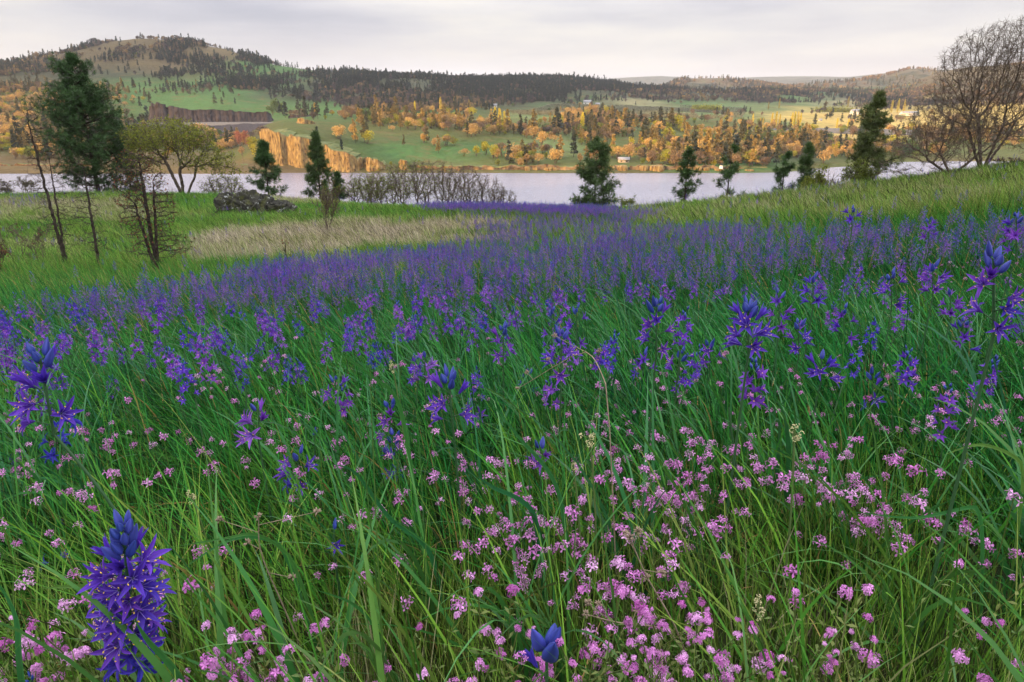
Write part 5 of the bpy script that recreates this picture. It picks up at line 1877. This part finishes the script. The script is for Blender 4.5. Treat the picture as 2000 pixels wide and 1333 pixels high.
# simpler plants for farther off
def simple_head(r, nb, L, Rw, nbud, nl=2, two=True):
    """the flower head alone, foot at the origin"""
    B = Builder()
    for k in range(nb):
        t = (k + .5) / nb * .74
        az = k * 2.4 + r.normal() * .3
        o_ = np.array([math.cos(az), math.sin(az), 0])
        d = o_ + np.array([0, 0, .2 + .8 * t])
        d /= np.linalg.norm(d)
        R_ = rot_from(d)
        c = np.array([0, 0, t * L]) + o_ * Rw * .35 * (1.1 - .4 * t)
        for j in range(6):
            V, Q = tepal(Rw * .62 * r.uniform(.8, 1.15), Rw * .20, .5, 1.4, nl, 2)
            V = V @ Rz(j * PI / 3 + r.normal() * .2).T @ R_.T + c
            B.add(V, Q=Q, var=r.uniform(.1, .95), m=0)
        if two:
            octa(B, c + d * Rw * .25, (d[1], -d[0], .4), Rw * .12, Rw * .04, .5, 2)
    for k in range(nbud):
        t = .72 + k / max(1, nbud) * .28
        az = k * 2.4
        octa(B, np.array([math.cos(az) * Rw * .10, math.sin(az) * Rw * .10, t * L]), (math.cos(az) * .35, math.sin(az) * .35, 1), Rw * .5, Rw * .09, r.random(), 1)
    return B


def head_mesh(r, *a, name='flower_head', **k):
    return simple_head(r, *a, **k).build(name, [M['petal'], M['bud'], M['anther']])


r = np.random.default_rng(6)
HEADS = [head_mesh(r, r.integers(7, 14), r.uniform(.09, .15), r.uniform(.036, .046), r.integers(3, 7)) for _ in range(7)]
STEMS = []
for k in range(4):
    P = [np.array([-.02 * t * k, 0, -.40 + .40 * t]) - np.array([0, 0, .15 * (t == 0)]) for t in np.linspace(0, 1, 4)]
    STEMS.append(stem_mesh(r, P, .0035, .0024))


def whole(r, nb, L, Rw, nbud, nl, H=.36):
    B = simple_head(r, nb, L, Rw, nbud, nl, False)
    add_segs(B, [(0, 0, -H - .1, 0, 0, L * .9, .003, .002)], 3, m=3)
    return B.build('camas', [M['petal'], M['bud'], M['anther'], M['stem']])


WHOLE = [whole(r, r.integers(8, 15), r.uniform(.12, .19), r.uniform(.040, .052), 4, 1) for _ in range(8)]


def camas_density(x, y, H=.45):
    z = ground(x, y) + H
    u, v = proj(x, y, z)
    n = fbm(x * .30 + 11, y * .30, 3)
    n2 = fbm(x * 1.2 + 5, y * 1.2, 2)
    up = np.interp(u, [-100, 0, 150, 300, 400, 600, 800, 900, 1000, 1100, 1200, 1300, 1450, 1600, 1800, 2000, 2100],
                   [615, 605, 585, 565, 548, 510, 488, 470, 445, 420, 418, 438, 442, 446, 448, 430, 430])
    lo = np.interp(u, [-100, 0, 400, 700, 900, 1100, 1300, 1600, 1800, 2100], [820, 810, 800, 745, 700, 650, 625, 610, 600, 590])
    d = np.clip((v - up) / 10 + n * .6, 0, 1) * np.clip((lo - v) / 100 + n * .35, 0, 1) * np.interp(y, [3, 8, 20, 45], [27, 27, 14, 10]) * np.interp(u, [0, 250, 700], [1.9, 1.5, 1.0])
    d = d * np.clip(.85 + n2 * 1.5 + n * .35, .10, 1.9)
    d = np.maximum(d, np.clip((v - lo + 40) / 60, 0, 1) * 6.0 * np.clip(.9 + n * 1.4 + n2 * 1.4, 0, 2.2) * np.clip((1150 - v) / 300, 0, 1))
    # the purple strip along the crest in the middle
    st = np.clip((u - 800) / 60, 0, 1) * np.clip((1290 - u) / 130 + n * .4, 0, 1) * np.clip(1 - np.abs(v - np.interp(u, [800, 1000, 1250], [404, 409, 420])) / np.interp(u, [800, 1000, 1250], [5, 9, 12]), 0, 1)
    d = np.maximum(d, st * 60 * (y > 25))
    conn = np.clip((u - 880) / 80, 0, 1) * np.clip((1280 - u) / 170 + n * .5, 0, 1) * np.clip((v - 405) / 8, 0, 1) * np.clip((470 - v) / 20, 0, 1) * (y > 18)
    d = np.maximum(d, conn * 9 * np.clip(.8 + n * 1.5, 0, 2))
    # stray ones in the dry grass, left crest and right slope
    d = np.maximum(d, np.clip(.35 + n * .8, 0, 1) * .8 * (y > 12))
    lc = np.clip(1 - np.abs(v - 395) / 12, 0, 1) * np.clip((140 - u) / 60, 0, 1)
    d = np.maximum(d, lc * 4)
    return d, u, v


N = 190000
x1, y1 = meadow_points(N, 1.7, 62, -.88, .88, 50)
den, cu, cv = camas_density(x1, y1)
keep = rng.random(N) < den * wedge_area(1.7, 62, -.88, .88) / N
x1, y1, cu, cv = x1[keep], y1[keep], cu[keep], cv[keep]
print('camas', len(x1))
hgt = np.clip(rng.normal(.40, .07, len(x1)) + np.clip((y1 - 5) / 12, 0, 1) * .06, .2, .64)
vis = (cu > -10) & (cu < 2010) & (cv > 380) & (cv < 1330)
# keep free of the named ones
order = np.argsort(np.where(vis, y1, 1e3))[:235]
single = np.zeros(len(x1), bool)
single[order] = True


def where_near(u, v, wet='camas'):
    h = 'left third' if u < 667 else ('middle third' if u < 1333 else 'right third')
    return h


for j in order:
    z = float(ground(x1[j], y1[j]))
    tn = float(np.clip(rng.normal(.55, .2), 0, 1))
    s = rng.uniform(.85, 1.2)
    wz = where_near(cu[j], cv[j])
    o = ob('camas_flower', None, loc=(x1[j], y1[j], z + hgt[j]), label='small violet camas spike before the purple drift, %s of the meadow' % wz, cat='flower', group='small camas spikes, %s' % wz, tint=tn)
    o.rotation_euler = (rng.normal() * .12, rng.normal() * .12 - .12, rng.uniform(0, 6))
    o.scale = (s, s, s)
    ob('stem', STEMS[rng.integers(0, 4)], o, tint=.3)
    ob('flower_head', HEADS[rng.integers(0, 7)], o, tint=tn)
ccoll = proto_coll('camas_kind', WHOLE)
k = ~single
n = k.sum()
s = rng.uniform(.85, 1.25, n) * np.interp(y1[k], [5, 14, 40], [1, 1.2, 1.35])
scatter('camas_drift', np.column_stack([x1, y1, ground(x1, y1) + hgt])[k], np.column_stack([rng.normal(size=n) * .12, rng.normal(size=n) * .12, rng.uniform(0, 6.28, n)]),
        np.column_stack([s, s, s]), rng.integers(0, 8, n), np.clip(rng.normal(.66, .2, n), 0, 1), ccoll, 'drift of violet camas flowers too many to count')


# ---------------------------------------------------------------- sea blush
def blush_head(r, R=.0115, nf=17, pet=5):
    B = Builder()
    for k in range(nf):
        ph = math.acos(1 - (k + .5) / nf * 1.25) * r.uniform(.8, 1.2)
        az = k * 2.4 + r.normal() * .35
        d = np.array([math.sin(ph) * math.cos(az), math.sin(ph) * math.sin(az), math.cos(ph)])
        c = d * R * r.uniform(.45, 1.25) + np.array([0, 0, R * r.uniform(-.5, .1)])
        R_ = rot_from(d + r.normal(size=3) * .15)
        for j in range(pet):
            a = j * 2 * PI / pet
            L = R * r.uniform(.50, .80)
            W = L * .26
            V = np.array([(0, 0, 0), (L * .6, -W, L * .16), (L, 0, L * .05), (L * .6, W, L * .16)]) @ Rz(a).T @ R_.T + c
            B.add(V, Q=[[0, 1, 2, 3]], var=r.uniform(.2, .9), m=0)
        add_segs(B, [(0, 0, -R * .2, *c, R * .06, R * .07)], 3, m=0, var=.15)
    return B


def blush_whole(r, H=.24, **k):
    B = blush_head(r, nf=8, pet=3, R=.013)
    add_segs(B, [(.01, 0, -H, 0, 0, 0, .0012, .001)], 3, m=1)
    return B.build('sea_blush', [M['pink'], M['blushstem']])


BH = [blush_head(r, R=r.uniform(.0075, .0115), nf=r.integers(7, 15)).build('flower_head', [M['pink']]) for _ in range(9)]
BS = []
for k in range(4):
    B = Builder()
    P = [np.array([.012 * math.sin(t * 2 + k), .012 * math.cos(t * 2 + k) - .012, -.28 * (1 - t)]) for t in np.linspace(0, 1, 5)]
    P = [p - P[-1] for p in P]
    add_segs(B, [(*P[i], *P[i + 1], .0015, .0013) for i in range(4)], 5)
    for t in (1, 2, 3):
        for sgn in (-1, 1):
            V = np.array([(0, 0, 0), (.010 * sgn, -.004, .008), (.020 * sgn, 0, .012), (.010 * sgn, .004, .008)]) @ Rz(k + t * 1.5).T + P[t]
            B.add(V, Q=[[0, 1, 2, 3]], var=.7)
    BS.append(B.build('stem', [M['blushstem']]))
BW = [blush_whole(r) for _ in range(5)]


def blush_density(x, y, H=.25):
    u, v = proj(x, y, ground(x, y) + H)
    n = fbm(x * 1.6 + 31, y * 1.6, 3)
    n2 = fbm(x * 5 + 3, y * 5, 2)
    clump = np.clip(.50 + n * 1.0 + n2 * 1.7, .04, 2.6)
    d = np.clip((v - 690) / 60, 0, 1) * np.interp(v, [690, 800, 900, 1000, 1333], [24, 60, 190, 480, 760])
    d = d * np.interp(u, [0, 400, 700, 1000, 1300, 1600, 2000], [.55, .6, .55, 1.05, 1.8, 1.6, 1.2])
    d = d * np.interp(v, [600, 900, 1100, 1333], [1, .9, 1.0, 1.25]) * (1 + np.clip((v - 1080) / 120, 0, 1) * np.clip((800 - u) / 300, 0, 1) * 1.6)
    # pale speckled patch at the left middle and on the right slope
    pz = np.exp(-((u - 370) / 230) ** 2 - ((v - 795) / 42) ** 2)
    d = np.maximum(d, pz * 90)
    rz_ = np.clip((u - 1400) / 250, 0, 1) * np.clip((v - 440) / 40, 0, 1) * np.clip((660 - v) / 60, 0, 1)
    d = np.maximum(d, rz_ * 14)
    lz = np.clip((250 - u) / 200, 0, 1) * np.clip((v - 600) / 40, 0, 1) * 12
    d = np.maximum(d, lz)
    return d * clump, u, v


N = 420000
x2, y2 = meadow_points(N, .45, 13, -.95, .95, 60)
den, bu, bv = blush_density(x2, y2)
keep = rng.random(N) < den * wedge_area(.45, 13, -.95, .95) / N
x2, y2, bu, bv = x2[keep], y2[keep], bu[keep], bv[keep]
print('sea blush', len(x2))
h2 = np.clip(rng.normal(.29, .05, len(x2)), .16, .42)
vis = (bu > 0) & (bu < 2000) & (bv < 1345)
vis2 = (bu > -20) & (bu < 2020) & (bv < 1450)
order = np.argsort(np.where(vis2 & (y2 > .72), y2, 1e3))[:300]
near_cut = (y2 < .72) | ((y2 < 1.3) & ~vis2)
single = np.zeros(len(x2), bool)
single[order] = True
for j in order:
    tn = float(np.clip(rng.normal(.5, .25), 0, 1))
    s = np.clip(rng.normal(.80, .20), .4, 1.2) * min(1, .62 + .3 * y2[j])
    wz = where_near(bu[j], bv[j])
    o = ob('sea_blush', None, loc=(x2[j], y2[j], float(ground(x2[j], y2[j])) + h2[j]), label='small round pink flower head in the near grass, %s of the picture' % wz, cat='flower', group='near pink flower heads, %s' % wz, tint=tn)
    o.rotation_euler = (rng.normal() * .25, rng.normal() * .25 - .1, rng.uniform(0, 6))
    o.scale = (s, s, s)
    ob('stem', BS[rng.integers(0, 4)], o, tint=rng.random())
    ob('flower_head', BH[rng.integers(0, 9)], o, tint=tn)
k = ~single & ~near_cut
n = k.sum()
s = np.clip(rng.normal(.86, .20, n), .45, 1.25)
scatter('sea_blush_carpet', np.column_stack([x2, y2, ground(x2, y2) + h2])[k], np.column_stack([rng.normal(size=n) * .2, rng.normal(size=n) * .2, rng.uniform(0, 6.28, n)]),
        np.column_stack([s, s, s]), rng.integers(0, 5, n), np.clip(rng.normal(.55, .22, n), 0, 1), proto_coll('sea_blush_kind', BW), 'carpet of tiny pink flowers too many to count')


# ---------------------------------------------------------------- cream flowers, dry stalks and a few long arching leaves
def cream(u, v, Y, size, label, seed, stem_to=None):
    r = np.random.default_rng(seed)
    top = at(u, v, Y)
    gx_ = top[0] + .03
    base = np.array([gx_, Y, float(ground(gx_, Y)) - .01])
    root = ob('cream_flower', None, loc=base, label=label, cat='flower', tint=.5)
    t_ = top - base
    P = [t_ * q + np.array([.012 * math.sin(q * 3), 0, 0]) for q in np.linspace(0, 1, 7)]
    B = Builder()
    ends = []
    for k in range(9):
        d = np.array([r.normal() * .6, r.normal() * .6, r.uniform(.1, 1)])
        q = P[-1] - np.array([0, 0, size * r.uniform(0, 1.3)])
        e = q + d / np.linalg.norm(d) * size * r.uniform(.3, .6)
        ends.append(e)
        add_segs(B, [(*q, *e, .0008, .0007)], 4)
    add_segs(B, [(*P[i], *P[i + 1], .0022, .002) for i in range(6)], 6)
    ob('stem', B.build('stem', [M['stem']]), root, tint=1)
    B = Builder()
    for e in ends:
        for _ in range(14):
            d = r.normal(size=3)
            d /= np.linalg.norm(d)
            octa(B, e + d * size * .12, d, size * .09, size * .05, r.random(), 0)
    ob('flower_head', B.build('flower_head', [M['cream']]), root, tint=.5)


cream(1150, 850, 1.25, .030, 'cream flower cluster on a thick yellow green stalk right of middle', 1)
cream(1550, 838, 1.2, .030, 'cream flower cluster above the pink flowers on the right', 2)
cream(1480, 1180, .95, .026, 'faded cream flower cluster low on the right among pink flowers', 3)
cream(371, 965, 1.35, .022, 'pale lemon flower cluster left of middle behind the densest camas', 4)
cream(765, 712, 1.9, .022, 'small yellow green flower cluster above the middle of the meadow', 5)
cream(1118, 905, 1.25, .016, 'small cream side cluster left of the thick yellow green stalk', 6)


def leaf_blade(pts, W, label, name='grass_blade', mat_='strap', tint=.3, cat='grass blade'):
    """a single broad leaf through the given (u, v, Y) points, first one at the root"""
    P = np.array([at(*q) for q in pts])
    P[0, 2] = float(ground(P[0, 0], P[0, 1])) - .02 if pts[0][1] > 0 else P[0, 2]
    s = np.linspace(0, 1, len(P))
    t = np.linspace(0, 1, 26)
    c = np.stack([cubic(s, P[:, j], t) for j in range(3)], 1)
    d = np.gradient(c, axis=0)
    d /= np.linalg.norm(d, axis=1, keepdims=True)
    sd = np.cross(d, np.array([0, -1., .25]))
    sd /= np.linalg.norm(sd, axis=1, keepdims=True) + 1e-9
    nn = np.cross(sd, d)
    w = W * np.minimum(1, .6 + t * 2) * (1 - t ** 2.5)
    w[-1] = W * .02
    k = np.array([-.5, 0, .5])
    G = c[:, None] + sd[:, None] * (w[:, None] * k)[..., None] + nn[:, None] * (w[:, None] * np.abs(k) * .35)[..., None]
    base = c[0].copy()
    G = G - base
    me = grid_mesh(name, G[..., 0], G[..., 1], G[..., 2], [M[mat_]], {'var': ('FLOAT', np.tile([.55, .35, .7], 26))})
    return ob(name, me, loc=base, label=label, cat=cat, tint=tint)


leaf_blade([(820, 860, 1.55), (780, 790, 1.5), (720, 730, 1.42), (600, 650, 1.30)][::1], .010, 'long green blade arching left across the middle of the meadow', tint=.4)
leaf_blade([(880, 1130, 1.25), (840, 1080, 1.22), (760, 1010, 1.18), (690, 920, 1.12), (640, 905, 1.05)], .011, 'broad dark leaf sweeping left below the deep blue bud camas', tint=.15)
leaf_blade([(1075, 1080, 1.3), (1040, 1000, 1.25), (960, 950, 1.2), (930, 930, 1.15)], .012, 'broad blue green leaf with a fold right of middle', tint=.1)
leaf_blade([(1130, 1060, 1.35), (1090, 960, 1.3), (1010, 850, 1.25), (945, 770, 1.2)], .010, 'long straight blade rising left beside the folded leaf', tint=.25)
leaf_blade([(770, 1333, 1.0), (740, 1240, .98), (690, 1180, .95), (610, 1150, .92)], .009, 'arched narrow leaf near the bottom left of middle', tint=.35)
leaf_blade([(640, 1180, 1.1), (560, 1080, 1.05), (470, 1045, 1.0), (330, 1070, .97)], .008, 'thin leaf arching left above the pink flowers behind the dense camas', tint=.45)
leaf_blade([(620, 1130, 1.15), (540, 1060, 1.1), (450, 1055, 1.05), (350, 1115, 1.0)], .008, 'second thin leaf curving down beside the dense camas', tint=.3)
leaf_blade([(420, 1400, .85), (350, 1320, .80), (290, 1250, .78), (262, 1210, .77)], .014, 'broad bright leaf at the foot of the densest camas', tint=.35)
leaf_blade([(300, 1260, .9), (230, 1180, .88), (160, 1145, .86), (75, 1150, .84)], .012, 'pale folded leaf left of the densest camas', tint=.6)
leaf_blade([(1990, 1015, 1.2), (1900, 990, 1.15), (1800, 1010, 1.1), (1660, 1000, 1.05)], .009, 'long leaf lying leftward at the right edge', tint=.3)
leaf_blade([(2040, 960, 1.3), (1990, 900, 1.2), (1900, 870, 1.15), (1840, 890, 1.1)], .008, 'pale arching leaf at the right edge above the lying one', tint=.6)
leaf_blade([(0, 1350, .85), (40, 1300, .85), (30, 1200, .85), (-30, 1100, .85)], .012, 'broad leaf crossing the lower left corner', tint=.25)
drym = noise_mat('dry_stalk', [(.3, (.16, .12, .09)), (.7, (.34, .27, .2))], 40)


def dry_stalk(pts, label, seed):
    r = np.random.default_rng(seed)
    P = np.array([at(*q) for q in pts])
    P[0, 2] = float(ground(P[0, 0], P[0, 1])) - .02
    base = P[0].copy()
    P = P - base
    root = ob('dry_stalk', None, loc=base, label=label, cat='dry stalk')
    t = np.linspace(0, 1, 14)
    c = np.stack([cubic(np.linspace(0, 1, len(P)), P[:, j], t) for j in range(3)], 1)
    B = Builder()
    add_segs(B, [(*c[i], *c[i + 1], .0016 - .0007 * i / 13, .0016 - .0007 * (i + 1) / 13) for i in range(13)], 5)
    ends = [c[-1]]
    for k in (7, 9, 11, 12):
        e = c[k] + np.array([r.normal() * .03, r.normal() * .02, r.uniform(.01, .035)])
        add_segs(B, [(*c[k], *e, .0007, .0006)], 4)
        ends.append(e)
    ob('stem', B.build('stem', [drym]), root)
    for e in ends:
        B = Builder()
        for _ in range(16):
            d = r.normal(size=3) + np.array([0, 0, .6])
            d /= np.linalg.norm(d)
            octa(B, e, d, .009, .0016, r.random(), 0)
        ob('seed_head', B.build('seed_head', [drym]), root)


dry_stalk([(1420, 1340, .98), (1300, 1230, .95), (1200, 1215, .93), (1145, 1200, .9)], 'grey dead stalk with shaggy seed heads lying left at the lower middle', 1)
dry_stalk([(1010, 760, 1.8), (1150, 690, 1.5), (1180, 740, 1.4), (1235, 850, 1.3)][::-1], 'bent dry stalk with dark seed heads right of the middle group', 2)
dry_stalk([(640, 1330, 1.05), (560, 1200, 1.02), (510, 1080, 1.0), (505, 1010, .98)], 'brown upright dry stalk left of middle behind the dense camas', 3)
dry_stalk([(1390, 1345, .95), (1330, 1250, .9), (1260, 1120, .88), (1230, 1050, .86)], 'thin brown dry stalk standing among the pink flowers right of middle', 4)
